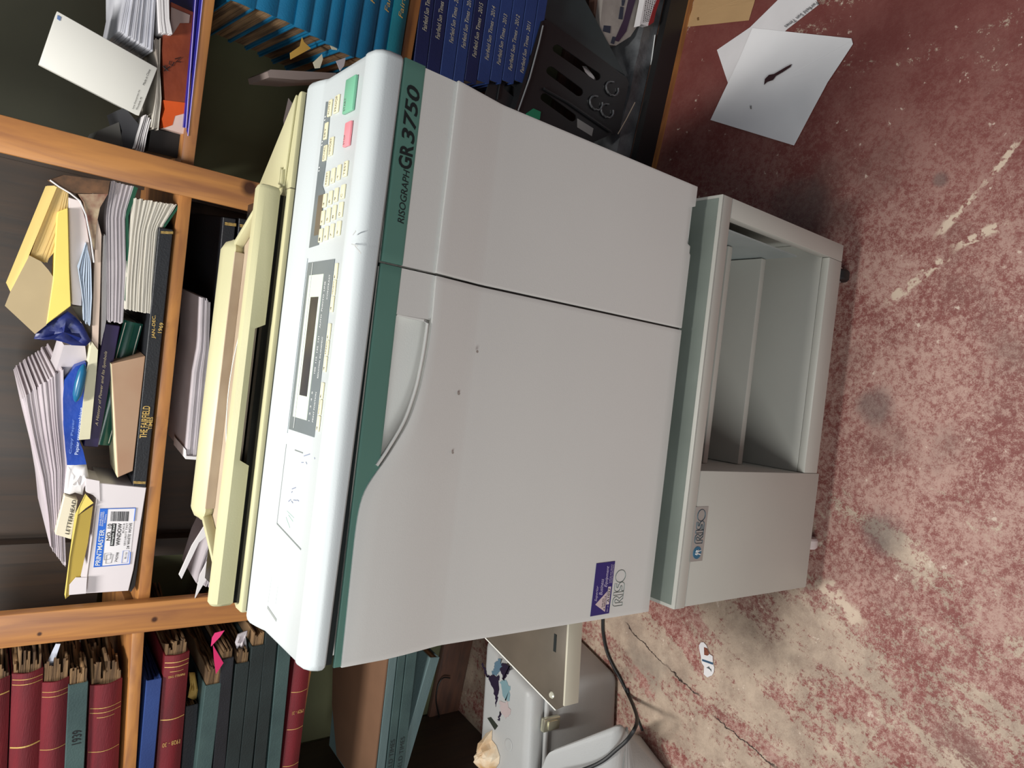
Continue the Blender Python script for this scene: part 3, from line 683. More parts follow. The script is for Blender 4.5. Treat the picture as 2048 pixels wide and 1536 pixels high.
# ================================================================ STAND
SM_ = mat('stand_grey_green_metal', (184, 182, 173), .42, var=.02, scale=4, bump=.05, bscale=400)
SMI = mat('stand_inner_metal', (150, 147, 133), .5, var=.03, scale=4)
sd = thing('machine_stand', (.36, .2, FLOOR), 'low grey-green metal cabinet on castors under the duplicator, open shelf compartment on the right', 'stand')
x0, x1, yf0, zt_, zb_ = .0092, .7122, -.0282, -.030, -.4422
MB().box(x0, x1, yf0, .50, zt_ - .003, zt_).build('top_panel', SM_, sd, bevel=.0015)
MB().box(x0 + .006, x1 - .006, yf0 + .007, .40, zt_, zt_ + .0006).build('top_shade', mat('stand_top_shade', (122, 130, 122), .5, var=.08, scale=7), sd)  # inset in darker grey: shade under the machine painted on the stand top
MB().box(x0, x1, yf0, yf0 + .018, -.0580, zt_ - .0035).build('front_rail', SM_, sd, bevel=.0015)
MB().box(x0 + .002, .2450, yf0, .50, -.4512, -.0585).build('side_compartment', SM_, sd, bevel=.0015)
MB().box(.6783, x1, yf0, yf0 + .02, zb_, -.0585).build('front_stile', SM_, sd, bevel=.0015)
MB().box(.7075, x1, yf0 + .0205, .50, zb_, -.0585).build('side_panel', SM_, sd, bevel=.001)
MB().box(.2455, .6778, yf0, yf0 + .016, zb_, -.3927).build('bottom_rail', SM_, sd, bevel=.0015)
MB().box(.2455, .7070, yf0 + .0165, .479, zb_, -.3927).build('bottom_panel', SM_, sd, bevel=.001)
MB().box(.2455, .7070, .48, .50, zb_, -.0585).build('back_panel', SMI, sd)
MB().box(.2460, .665, .0645, .478, -.2026, -.1885).build('shelf', SM_, sd, bevel=.0015)
MB().box(.2460, .665, .0676, .478, -.3222, -.3069).build('shelf', SM_, sd, bevel=.0015)
BRK = mat('pale_blue_grey_metal', (160, 168, 166), .4)
MB().ext([(.6672, .0008, -.067), (.6672, .18, -.067), (.6672, .18, -.327), (.6672, .0038, -.327)], (.003, 0, 0)).build('shelf_bracket', BRK, sd)
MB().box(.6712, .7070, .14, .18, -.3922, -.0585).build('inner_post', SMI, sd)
# riso badge
Bp = lambda a, b_: Vector((.0888 + a * .0945, yf0 - .0004, -.0908 + b_ * .0352))
bd = MB().ext([Bp(0, 0), Bp(1, 0), Bp(1, 1), Bp(0, 1)], (0, -.0004, 0)).build('badge', plain('silver_badge', (172, 174, 170), .35, .4), sd)
riso(lambda a, b_: Bp(.33 + a / 2.56 * .62, .2 + b_ * .6) + Vector((0, -.0008, 0)), plain('logo_navy', (40, 70, 84), .4), bd, .0006)
cc = Bp(.16, .5) + Vector((0, -.0009, 0)); MB().lathe([(.0001, -.0004), (.0108, -.0004), (.0108, .0004)], cc, 'y', 28).build('emblem_disc', plain('emblem_blue', (34, 104, 136), .4), bd)
MB().tube([cc + Vector((-.003, -.0008, -.008)), cc + Vector((-.001, -.0008, .001)), cc + Vector((-.002, -.0008, .006))], .0012, 6).build('emblem_stroke', WPR, bd)
MB().tube([cc + Vector((.004, -.0008, -.008)), cc + Vector((.0025, -.0008, -.001)), cc + Vector((.004, -.0008, .003)), cc + Vector((.001, -.0008, .005))], .0012, 6).build('emblem_stroke', WPR, bd)
MB().tube([cc + Vector((-.004, -.0008, .002)), cc + Vector((.005, -.0008, -.001))], .0008, 6).build('emblem_stroke', WPR, bd)
# castors
def castor(x, y, wm):
    r = .028
    w = MB().lathe([(.004, -.011), (r - .003, -.011), (r, -.007), (r, .007), (r - .003, .011), (.004, .011)], (x, y, FLOOR + r + .0005), 'x', 24).build('castor_wheel', wm, sd)
    MB().hexa([(x - .016, y - .014, FLOOR + r), (x - .013, y - .014, FLOOR + r), (x - .013, y + .014, FLOOR + r), (x - .016, y + .014, FLOOR + r), (x - .016, y - .02, zb_ - .011), (x - .013, y - .02, zb_ - .011), (x - .013, y + .02, zb_ - .011), (x - .016, y + .02, zb_ - .011)]).build('castor_fork', plain('castor_metal', (196, 194, 190), .3, .6), sd)
    MB().hexa([(x + .013, y - .014, FLOOR + r), (x + .016, y - .014, FLOOR + r), (x + .016, y + .014, FLOOR + r), (x + .013, y + .014, FLOOR + r), (x + .013, y - .02, zb_ - .011), (x + .016, y - .02, zb_ - .011), (x + .016, y + .02, zb_ - .011), (x + .013, y + .02, zb_ - .011)]).build('castor_fork', MATS['castor_metal'], sd)
    MB().box(x - .024, x + .024, y - .022, y + .022, zb_ - .0125, zb_ - .0005 if x > .25 else -.4515).build('castor_plate', MATS['castor_metal'], sd, bevel=.002)
castor(.094, .010, plain('white_castor', (214, 200, 196), .4)); castor(.661, .010, plain('black_castor', (22, 22, 22), .5))
castor(.100, .44, MATS['white_castor']); castor(.655, .44, MATS['black_castor'])
# ================================================================ THINGS IN THE SHELVES
PAPER = mat('white_paper', (226, 222, 222), .75, var=.03, scale=9)
PAPG = mat('grey_white_paper', (196, 188, 192), .8, var=.06, scale=12)
MANILA = mat('manila_paper', (214, 184, 122), .7, var=.04, scale=8)
MANILA_SHADED = mat('shaded_manila', (178, 158, 122), .7, var=.05, scale=8)  # manila in shade: the flap's shading is put into this colour
YEL = mat('yellow_paper', (236, 214, 110), .65, var=.03, scale=8)
def pslab(name, px, d0, dep, m, parent=None, bevel=0, label=None, cat=None, group=None, d0s=None):
    """outline measured on the plane at depth d0 of the shelves, carried back by dep"""
    pts = [SH(x, y, (d0s[i] if d0s else d0)) for i, (x, y) in enumerate(px)]
    o = MB().ext(pts, SN * dep).build(name, m, parent, bevel=bevel, seg=1)
    if cat: tag(o, label, cat, group)
    return o
def lerp_curve(c, t):
    n = len(c) - 1; f = min(n - 1e-6, max(0, t * n)); i = int(f); k = f - i
    return (c[i][0] + (c[i + 1][0] - c[i][0]) * k, c[i][1] + (c[i + 1][1] - c[i][1]) * k)
def sheets(name, A, Bc, n, d0, dep, m, parent=None, fill=.8, jit=2.0, segs=14, label=None, cat=None, group=None):
    """a stack of bent sheets between two measured outlines A and B (photo px at depth d0)"""
    mb = MB()
    for k in range(n):
        f0, f1 = k / n, (k + fill) / n; j0, j1 = random.uniform(-jit, jit), random.uniform(-jit, jit)
        dd = d0 + random.uniform(0, .006)
        top = []; bot = []
        for i in range(segs + 1):
            t = i / segs; a, b_ = lerp_curve(A, t), lerp_curve(Bc, t); jj = j0 if i == 0 else (j1 if i == segs else 0)
            top.append(SH(a[0] + (b_[0] - a[0]) * f0, a[1] + (b_[1] - a[1]) * f0 + jj, dd)); bot.append(SH(a[0] + (b_[0] - a[0]) * f1, a[1] + (b_[1] - a[1]) * f1 + jj, dd))
        mb.loft([[top[i], bot[i], bot[i] + SN * dep, top[i] + SN * dep] for i in range(segs + 1)])
    o = mb.build(name, m, parent)
    if cat: tag(o, label, cat, group)
    return o
def ptext(s, bl, br, tl, d, m, parent, bold=0, it=0, off=.0006):
    P_ = [SH(*q, d) for q in (bl, br, tl)]
    return text('print', s, P_[0], P_[1], P_[2], m, parent, off, bold, it)
def holder(name, px, d, label, cat, group=None):
    return thing(name, base_of([SH(*q, d) for q in px]), label, cat, group)
# --- middle bay, upper compartment
MB_ = 'middle bay'
bk = fbook('bound_volume', 'black bound volume with gold lettering for 1969, lying on the middle board', None, (318, 455), (347, 459), (265, 977), (292, 979), BLK, end='R', ext=0, wd=.34, d0=-.004)
r_ = bk[0]
for a, b_, c_, t_ in (((293, 876), (292.5 + 8, 812), (278.5, 876), 'THE FAIRFIELD'), ((303.5, 859), (306, 834), (296, 859), 'TIMES'), ((311.5, 677), (313, 631), (303, 676), 'JAN.-DEC.'), ((323, 666), (327.5, 646), (315, 665), '1969')):
    ptext(t_, a, b_, c_, -.0048, GOLD, r_, .012)
for (a, b_, c_) in (((346, 468), (346.4, 464), (322, 466)), ((291, 968), (291.6, 963), (266, 966))): ptext('MEANDER', a, (a[0] + .3, a[1] - 5), (a[0] - 25, a[1] - 1), -.0048, GOLD, r_, .03)
h = holder('paperback', [(222, 727), (235, 955), (292, 712)], 0, 'thick tan paperback with cream top standing on the black 1969 volume', 'book')
pslab('cover', [(223, 728), (291, 712), (266, 942), (236, 955)], -.002, .085, mat('tan_front', (176, 150, 124), .5, rgb2=(160, 122, 96), scale=5), h, bevel=.001)
pslab('pale_top', [(222, 727.5), (223, 728), (236, 955), (235, 955)], -.001, .083, mat('cream_top', (238, 230, 190), .6, var=.02), h)  # cream strip along the top, paler than the tan front
h = holder('directory', [(248, 617), (263, 397), (350, 408)], 0, 'thick white-paged soft book with dark green cover, edges outward, under the pine post', 'book')
GC = mat('dark_green_cover', (26, 78, 58), .4, var=.05)
sheets('pages', [(264, 396), (258, 467), (250, 560), (248, 618)], [(354, 410), (324, 455), (317, 550), (313, 629)], 28, .0, .20, PAGEW, h, .86, 1.5)
pslab('cover', [(356, 410), (326, 453), (319, 550), (315, 630), (317, 630), (322, 550), (330, 455), (358, 415)], .002, .2, GC, h)
h = holder('paper_bound_report', [(215, 640), (222, 363), (250, 430)], 0, 'grey-white soft report with green back cover beside the thick white-paged book', 'book')
sheets('pages', [(222, 362), (212, 427), (213, 540), (214, 642)], [(268, 372), (250, 430), (252, 540), (246, 647)], 16, .004, .2, PAPG, h, .88, 2)
pslab('cover', [(268, 372), (252, 430), (254, 540), (249, 600), (252, 605), (258, 540), (257, 432), (276, 376)], .004, .2, GC, h)
PV = mat('dark_violet_cover', (44, 32, 74), .35, var=.05)
bk = fbook('hardback_book', 'dark violet hardback titled A History of Power, leaning behind the tan paperback', None, (213, 648), (238, 652), (168, 884), (195, 903), PV, end='R', ext=0, wd=.16, d0=.012, pages=PAGEW)
ptext('A History of Power and Its Symbols', (197.5, 852), (216, 703), (190, 851), .011, plain('pale_gold', (206, 190, 160), .5), bk[0], .004, .25)
RG = mat('glossy_green_cover', (18, 74, 62), .2, var=.05)
fbook('ring_binder', 'glossy dark green binder wedged behind the tan paperback', None, (240, 650), (296, 640), (192, 884), (211, 896), RG, end='R', ext=0, wd=.2, d0=.03, pages=PAGEW, round_=.006)
h = holder('writing_pad', [(156, 879), (193, 430), (190, 600)], 0, 'long narrow cream pad with pinkish side lying above the violet hardback', 'pad')
pslab('pad_block', [(193, 430), (203, 470), (200, 600), (196, 700), (184, 690), (188, 560)], .0, .16, mat('pinkish_pad_side', (206, 184, 168), .7, var=.04), h)
pslab('pad_cover', [(184, 684), (196, 700), (193, 745), (180, 878), (158, 880), (172, 755)], -.004, .16, mat('cream_pad', (214, 208, 178), .7, var=.04), h)
sheets('magazine_stack', [(207, 470), (204, 540), (203, 640), (202, 690)], [(215, 470), (213, 540), (213, 640), (209, 660)], 5, .006, .18, PAPER, None, .7, 3, label='thin white magazines standing between the cream pad and the grey report', cat='magazine')
# envelopes and pads leaning at the top of the stack
h = holder('manila_envelope', [(21, 584), (110, 373), (70, 668)], 0, 'large manila envelope with flap in shaded beige leaning at the top of the pile', 'envelope')
pslab('flap', [(59, 511), (82, 523), (97, 540), (108, 556), (93, 650), (70, 668), (40, 640), (10, 612), (21, 584)], -.006, .004, MANILA_SHADED, h)
pslab('envelope_body', [(110, 371), (137, 384), (135, 425), (112, 500), (90, 526), (60, 512)], .004, .14, MANILA, h)
pslab('edge', [(108, 372), (114, 374), (27, 586), (21, 584)], -.002, .15, mat('yellow_manila_edge', (240, 210, 130), .6, var=.03), h)
sheets('file_folders', [(120, 378), (100, 430), (70, 505)], [(136, 386), (128, 440), (96, 525)], 5, .0, .12, MANILA, None, .7, 3, 6, label='cream file folders fanned inside the manila envelope pile', cat='folder')
pslab('yellow_note_pad', [(114, 432), (116, 424), (136, 416), (139, 540), (142, 612), (93, 649), (106, 560), (111, 480)], -.008, .03, YEL, bevel=.001, label='yellow note pad wedged upright between manila and white envelopes', cat='pad')
pslab('white_envelope', [(136, 394), (160, 401), (172, 440), (184, 515), (182, 545), (165, 545), (163, 612), (144, 609), (139, 520)], .004, .04, mat('pinkish_white_paper', (228, 216, 214), .7, var=.03), bevel=.001, label='wide pinkish-white envelope behind the yellow note pad', cat='envelope')
h = holder('brochure', [(100, 360), (190, 470), (216, 385)], 0, 'curled brown and red printed brochure under the pine post', 'brochure')
BR = mat('brown_printed_paper', (112, 78, 52), .6, rgb2=(70, 50, 34), scale=60)
pslab('brochure_sheet', [(100, 360), (128, 350), (220, 362), (216, 388), (150, 386), (118, 373)], -.004, .05, BR, h)
pslab('brochure_sheet', [(158, 388), (216, 388), (200, 415), (193, 450), (189, 500), (180, 470), (168, 405)], -.002, .05, mat('cream_red_printed_paper', (186, 170, 140), .6, rgb2=(110, 40, 32), scale=40), h)
MB().tube([SH(*q, -.005) for q in ((100, 360), (118, 373), (140, 386), (160, 402), (172, 430), (182, 480), (188, 525))], .0014, 6).build('brochure_edge', PAPER, h)
sheets('mail_envelopes', [(172, 486), (160, 520), (155, 532), (166, 600), (167, 636)], [(176, 500), (184, 530), (186, 600), (182, 650), (180, 655)], 6, -.006, .05, mat('pale_blue_paper', (190, 204, 222), .6, var=.05), None, .6, 5, label='pale blue-white letters fanned beside the cream pad', cat='envelope')
h = holder('wrapper', [(68, 678), (135, 622), (172, 692)], 0, 'crumpled dark blue paper wrapper below the yellow note pad', 'wrapper')
NW = mat('crumpled_blue_wrap', (30, 44, 112), .4, rgb2=(22, 30, 84), scale=14, bump=1, bscale=40)
def crumple(name, px, d, m, parent, amp=.006, n=7, dep=.012):
    """crumpled sheet: outline filled with a bumpy fan"""
    c = (sum(q[0] for q in px) / len(px), sum(q[1] for q in px) / len(px)); mb = MB(); rings = []
    cen = SH(*c, d - amp); m_ = 3; N_ = len(px)
    vs = []
    for r_i in range(1, m_ + 1):
        row = []
        for i in range(N_):
            t = r_i / m_; q = (c[0] + (px[i][0] - c[0]) * t, c[1] + (px[i][1] - c[1]) * t)
            row.append(mb.bm.verts.new(SH(*q, d + random.uniform(-amp, amp) * (1 if r_i < m_ else .5))))
        vs.append(row)
    cv = mb.bm.verts.new(cen)
    for i in range(N_):
        j = (i + 1) % N_; mb.bm.faces.new([cv, vs[0][i], vs[0][j]])
        for k in range(m_ - 1): mb.bm.faces.new([vs[k][i], vs[k + 1][i], vs[k + 1][j], vs[k][j]])
    o = mb.build(name, m, parent, solid=dep); o.modifiers['solid'].offset = 1
    return o
crumple('wrapper_sheet', [(135, 622), (150, 634), (165, 650), (174, 668), (181, 683), (172, 692), (145, 690), (125, 684), (105, 679), (85, 678), (68, 678), (75, 660), (95, 645), (116, 634)], -.002, NW, h, dep=.004)
pslab('cardboard_flap', [(143, 612), (165, 613), (180, 640), (182, 684), (166, 650)], .012, .01, mat('grey_brown_card', (92, 84, 70), .7), label='small grey-brown card behind the dark blue wrapper', cat='card')
h = holder('ream_wrapper', [(129, 876), (151, 733), (135, 985)], 0, 'bright blue and white torn wrapper of a copy paper ream', 'wrapper')
RW = mat('bright_blue_wrap', (24, 74, 178), .35, rgb2=(18, 50, 132), scale=9, bump=.6, bscale=40)
pslab('printed_wrap', [(172, 725), (151, 733), (129, 761), (126, 798), (127, 850), (131, 900), (135, 931), (173, 929), (166, 900), (158, 880), (172, 760)], .0, .10, RW, h)
crumple('white_wrap', [(135, 931), (150, 930), (173, 929), (176, 945), (178, 958), (168, 975), (165, 990), (150, 985), (139, 989), (128, 985), (132, 960)], -.001, PAPER, h, .003, dep=.003)
ptext('Copy Paper', (144, 907), (150, 838), (138, 907), -.001, plain('pale_blue_print', (120, 150, 214), .5), h); ptext('Papier reprographique', (158, 909), (168, 815), (149, 909), -.001, plain('white_blue_print', (206, 220, 244), .5), h)
pslab('cardboard_sheet', [(128, 690), (170, 690), (174, 722), (150, 733), (127, 760), (112, 742)], .02, .10, PAPG, label='grey-white card standing behind the blue ream wrapper', cat='card')
mb = MB(); a, b_ = SH(168, 728, -.012), SH(151, 804, -.012); mb.tube([a + (b_ - a) * t for t in (0, .06, .2, .5, .8, .95, 1)], [.001, .004, .007, .0082, .0072, .0038, .001], 14)
tag(mb.build('marker', mat('cyan_plastic', (22, 96, 136), .3, var=.05)), 'stubby cyan-blue highlighter lying on the blue ream wrapper', 'pen')
sheets('paper_stack', [(44, 797), (62, 880), (82, 960), (94, 1030), (100, 1093)], [(127, 737), (128, 830), (134, 930), (128, 1020), (132, 1134)], 30, .002, .26, mat('lilac_grey_paper', (206, 196, 200), .8, rgb2=(186, 174, 180), scale=8), None, .93, 4, 18, label='tall sagging stack of loose white paper at the left of the middle bay', cat='paper stack')
h = holder('stationery_box', [(110, 1068), (153, 1015), (143, 1078)], 0, 'cream box end printed LETTERHEAD beside the sagging paper stack', 'box')
pslab('box', [(129, 990), (156, 1000), (143, 1079), (110, 1069)], -.008, .06, mat('cream_card', (226, 216, 192), .6, var=.03), h, bevel=.001)
ptext('LETTERHEAD', (138, 1069), (153, 1001), (130, 1067), -.0085, INK, h, .006)
h = holder('file_folder', [(131, 1197), (183, 1010), (160, 1160)], 0, 'yellow folder standing open beside the envelope box', 'folder')
YEL_SHADED = mat('shaded_yellow_card', (176, 150, 62), .6, var=.05)  # shade on the yellow folder's outer face, put into its colour
pslab('folder_face', [(186, 1012), (176, 1085), (160, 1157), (140, 1190), (131, 1198), (141, 1110), (150, 1035)], -.012, .002, YEL_SHADED, h)
pslab('folder_flap', [(155, 1022), (171, 988), (187, 1006), (172, 1016), (156, 1030)], -.013, .002, YEL, h)
pslab('folder_flap', [(150, 1030), (171, 988), (158, 1015), (140, 1115), (131, 1198), (129, 1190)], -.014, .002, YEL, h)
# envelope box with its label
h = holder('envelope_box', [(258, 1182), (138, 1190), (198, 968)], 0, 'white envelope box with blue PRINTMASTER label in the middle bay', 'box')
WB = mat('white_card', (222, 214, 216), .55, var=.02)
pslab('box', [(199, 966), (293, 975), (267, 1140), (257, 1182), (172, 1187), (187, 1073)], -.006, .10, WB, h, bevel=.001)
pslab('box_flap', [(172, 957), (199, 962), (200, 1003), (186, 990), (172, 984)], -.008, .06, WB, h)
pslab('box_flap', [(138, 1190), (139, 1170), (152, 1155), (174, 1155), (172, 1187)], -.016, .002, WB, h)
BLP = plain('label_blue', (40, 104, 204), .4)
dl = -.0066
lab_ = pslab('box_label', [(200, 1018), (271, 1016), (259, 1128), (187, 1134)], dl, -.0002, plain('label_white', (232, 228, 230), .5), h)
pslab('label_bar', [(200, 1018), (216, 1017.5), (204, 1132), (187, 1134)], dl - .0004, -.0002, BLP, lab_)
for a, b_ in (((200, 1018), (271, 1016)), ((271, 1016), (268, 1042)), ((261, 1104), (259, 1128)), ((259, 1128), (187, 1134))): MB().tube([SH(*a, dl - .0006), SH(*b_, dl - .0006)], .0008, 5).build('label_border', BLP, lab_)
def lt(s, bl, br, tl, m=INK, b=.0): ptext(s, bl, br, tl, dl - .0008, m, lab_, b, 0, .0002)
lt('PRINTMASTER', (200, 1131), (209.5, 1059), (190, 1131), WPR, .01); lt('ENVELOPES', (202, 1051), (205, 1024), (198.5, 1051), WPR); lt('ENVELOPPES', (206, 1052), (209, 1023), (203, 1052), WPR); lt('SOBRES', (210.5, 1046), (213.5, 1028), (208, 1046), WPR)
lt('NO. 10', (220, 1081), (223.5, 1048), (212, 1081), INK, .01)
pslab('label_patch', [(224, 1047), (233, 1047), (228, 1092), (220, 1092)], dl - .0004, -.0002, plain('label_black', (32, 32, 34), .5), lab_); lt('Simple Seal', (226.5, 1090), (231, 1049), (221.5, 1090), WPR, .01)
lt('WINDOW', (239, 1091), (244, 1047), (231, 1091), INK, .015); lt('BLACK', (247.5, 1066), (250, 1046), (244, 1066)); lt('SECURITY TINT', (250.5, 1091), (256, 1046), (247, 1091)); lt('24 WHITE WOVE', (258, 1098), (264, 1046), (252.5, 1098), INK, .005)
lt('74298', (234, 1124), (237.5, 1105), (229, 1124)); lt('36 | 53', (253, 1118), (256, 1105), (248, 1118))
mb = MB(); xx = 222.0
while xx < 257:
    w_ = random.choice((.5, .9, 1.5)); mb.ext([SH(xx, 1023, dl - .0006), SH(xx + w_, 1023, dl - .0006), SH(xx + w_ - 1.4, 1042.5, dl - .0006), SH(xx - 1.4, 1042.5, dl - .0006)], SN * -.0002); xx += w_ + random.choice((.6, .9, 1.4))
mb.build('barcode', INK, lab_)
for a in ([(209, 1107), (222, 1106), (220, 1118), (208, 1120)], [(213, 1110), (226, 1109), (222, 1126), (211, 1127)], [(246, 1102), (258, 1101), (254, 1125), (243, 1126)]):
    mb = MB(); P_ = [SH(*q, dl - .0008) for q in a]; mb.tube(P_ + [P_[0]], .0003, 4); mb.build('label_drawing', BLP if a[0][0] > 240 else INK, lab_)
pslab('leaflets', [(268, 1010), (291, 980), (281, 1090), (270, 1172), (262, 1184), (259, 1182), (269, 1140), (284, 1040)], .006, .10, mat('dark_card', (40, 38, 38), .6), label='dark leaflets squeezed between envelope box and pine board', cat='leaflet')
# --- middle bay, lower compartment
bk = fbook('bound_volume', 'black bound volume with gold bands under the middle board, behind the scanner lid', None, (446, 434), (473, 438), (413, 812), (438, 812), BLK, end='R', ext=.08, wd=.33, d0=.02)
ptext('MEANDER', (472, 453), (472.4, 447), (449, 450), .019, GOLD, bk[0], .03); ptext('JAN.-DEC.', (437, 652), (440, 608), (428, 650), .019, GOLD, bk[0], .005)
bk = fbook('bound_volume', 'second black bound volume, its gold band just above the lid corner', None, (478, 436), (502, 440), (445, 812), (468, 812), BLK, end='R', ext=.08, wd=.33, d0=.02)
ptext('MEANDER', (501, 457), (501.4, 451), (479, 454), .019, GOLD, bk[0], .03)
sheets('magazine_stack', [(402, 592), (399, 690), (388, 745), (380, 830), (373, 912)], [(421, 604), (418, 700), (415, 745), (409, 830), (402, 914)], 9, .0, .16, PAPG, None, .85, 3, label='grey-white magazine pile lying under the middle board', cat='magazine')
pslab('cover_sheet', [(372, 900), (373, 912), (401, 914), (398, 920), (371, 918)], -.004, .1, PAPER, label='white top sheet edge of the grey magazine pile', cat='paper')
pslab('loose_sheet', [(419, 1036), (424, 1062), (398, 1085), (363, 1158), (358, 1150), (384, 1092)], -.02, .004, PAPER, label='white loose sheet sticking up left of the scanner lid', cat='paper')
sheets('envelope_stack', [(430, 1062), (412, 1100), (392, 1165)], [(434, 1120), (430, 1150), (420, 1172)], 9, .0, .12, PAPG, None, .8, 4, 6, label='fanned grey-white envelopes on the board left of the lid', cat='envelope')
pslab('torn_envelope', [(434, 1082), (428, 1120), (412, 1160), (390, 1197), (400, 1150), (420, 1112)], -.02, .003, PAPER, label='white torn envelope pointing out over the pine board', cat='envelope')
# --- right bay, top compartment
h = holder('carton', [(315, 136), (78, 128), (278, 232)], 0, 'plain white carton leaning at an angle on the papers, small print at its end', 'box')
cpt = [SH(*q, 0) for q in ((114, 22), (315, 136), (278, 232), (78, 128))]; cv_ = (cpt[0] + cpt[2]) / 2 - CP
MB().ext(cpt, cv_.normalized() * .09 + UPZ * .006 - SU * .004).build('box', mat('off_white_card', (222, 220, 212), .6, var=.02, scale=4), h, bevel=.0012)
for a, b_, c_, t_ in (((268, 219), (281, 181), (264, 217), 'Lane Enterprises Int'), ((275, 221), (285, 196), (271, 219), 'Woodside, MI'), ((289, 171), (301, 140), (285, 169), 'Made in China')): ptext(t_, a, b_, c_, -.0005, INK, h)
pslab('print_mark', [(115, 30), (122, 34), (120, 42), (114, 38)], -.0006, -.0002, plain('faded_blue_print', (96, 122, 170), .6), h)
sheets('paper_stack', [(250, -60), (250, 0), (238, 60)], [(314, -60), (312, 0), (306, 102)], 18, .0, .2, mat('bluish_white_paper', (216, 216, 222), .75, rgb2=(184, 184, 192), scale=14), None, .82, 2, 10, label='block of bluish-white sheets next to the leaning white carton', cat='paper stack')
sheets('curled_sheets', [(310, -60), (316, 0), (318, 40), (320, 66)], [(338, -60), (339, 0), (340, 40), (346, 68)], 4, -.01, .1, PAPER, None, .8, 1, label='white curled sheets above the brown-orange packet', cat='paper')
sheets('stapled_papers', [(308, 80), (316, 135), (311, 200), (302, 256)], [(322, 76), (320, 140), (324, 200), (318, 258)], 5, .004, .12, mat('cream_grey_paper', (206, 200, 188), .7, rgb2=(150, 140, 130), scale=14), None, .7, 3, label='bent papers between the white carton and the orange packet', cat='paper')
h = holder('plastic_packet', [(325, 250), (390, 25), (367, 268)], 0, 'glossy brown-orange plastic packet with black handwriting', 'packet')
OR = mat('brown_orange_plastic', (138, 66, 40), .22, rgb2=(98, 42, 30), scale=16, bump=.8, bscale=30)
pslab('packet', [(342, 4), (390, 26), (384, 100), (375, 205), (330, 208), (324, 100), (326, 70), (344, 66)], .008, .06, OR, h)
pslab('packet_print', [(327, 200), (376, 206), (372, 226), (350, 232), (345, 250), (328, 256), (324, 238), (330, 218)], .007, .06, mat('bright_orange_print', (206, 84, 34), .3, var=.1), h)
pslab('packet_window', [(345, 232), (373, 224), (368, 268), (326, 256), (345, 250)], .0075, .06, mat('pale_pink_card', (214, 186, 176), .5), h)
pslab('packet_window', [(342, 14), (380, 30), (378, 46), (360, 46), (346, 68), (341, 60)], .006, .001, mat('clear_wrap', (150, 128, 120), .25), h)
for st_ in ([(350, 118), (362, 114), (352, 124), (362, 124)], [(340, 122), (338, 128), (344, 132), (348, 124)], [(325, 132), (336, 142)], [(330, 130), (331, 138)], [(328, 142), (340, 133)]): MB().tube([SH(*q, .0065) for q in st_], .0007, 5).build('handwriting', INK, h)
FB = mat('ultramarine_folder', (44, 40, 140), .3, var=.05)
for px, lb_ in (([(392, -60), (397, -60), (396, 0), (372, 256), (367, 254), (391, 0)], 'thin blue-violet spiral folder lying on the pine board, upper one'), ([(399, -60), (407, -60), (405, 0), (376, 272), (373, 262), (398, 0)], 'thin blue-violet spiral folder lying on the pine board, lower one')):
    h = holder('spiral_folder', px, 0, lb_, 'folder', None); pslab('cover', px, .0, .2, FB, h)
    MB().tube([SH(*q, -.001) for q in (px[0], px[2 if px[0][0] > 395 else 5], px[3])], .0009, 6).build('bright_edge', plain('lavender_edge', (168, 156, 220), .4), h)
for i, (px, c_, lb_) in enumerate((([(195, 262), (238, 244), (246, 292), (186, 278)], (84, 82, 78), 'dull grey box behind the pine post in the upper right bay'), ([(232, 222), (250, 215), (288, 262), (272, 300), (240, 292), (244, 262)], (52, 52, 56), 'dark grey binder leaning beside the white carton'), ([(302, 256), (365, 270), (362, 318), (296, 302)], (28, 26, 26), 'black folder lying under the orange packet'))):
    pslab(('grey_box', 'dark_binder', 'black_folder')[i], px, .03, .10, mat('shade_card_%d' % i, c_, .6), label=lb_, cat=('box', 'binder', 'folder')[i])
sheets('loose_sheets', [(288, 232), (276, 270), (268, 300)], [(304, 236), (296, 270), (290, 306)], 5, .01, .1, PAPER, None, .5, 4, 6, label='thin white sheets standing between dark binder and post', cat='paper')
# --- right bay, teal shelf: cardboard flap, slips
pslab('cardboard_strip', [(535, 143), (541, 139), (672, 146), (680, 156), (600, 160), (538, 155)], .02, .12, mat('pinkish_grey_card', (134, 120, 114), .7), label='pinkish-grey cardboard strip standing beside the teal volumes', cat='cardboard')
pslab('white_slip', [(577, 196), (590, 214), (568, 250), (567, 240)], .2, .002, PAPER, label='pale slip of paper leaning on the green wall behind the machine', cat='paper')
pslab('yellow_slip', [(604, 74), (608, 84), (622, 97), (581, 119), (580, 106), (600, 92)], .02, .001, mat('ochre_slip', (186, 146, 66), .7), label='ochre slip of paper poking out of the teal volumes', cat='paper')
pslab('white_slip', [(657, 82), (676, 84), (674, 100), (664, 99)], .0, .001, mat('torn_cream_paper', (222, 216, 190), .7), label='torn cream slip at the end of the teal volumes, upper one', cat='paper')
pslab('white_slip', [(626, 125), (644, 108), (646, 118), (640, 136), (630, 137)], .03, .001, MATS['torn_cream_paper'], label='torn cream slip low between the teal volume ends', cat='paper')
pslab('white_slip', [(672, 122), (692, 115), (688, 132), (680, 142)], .03, .001, PAPG, label='grey torn slip beside the machine console corner', cat='paper')
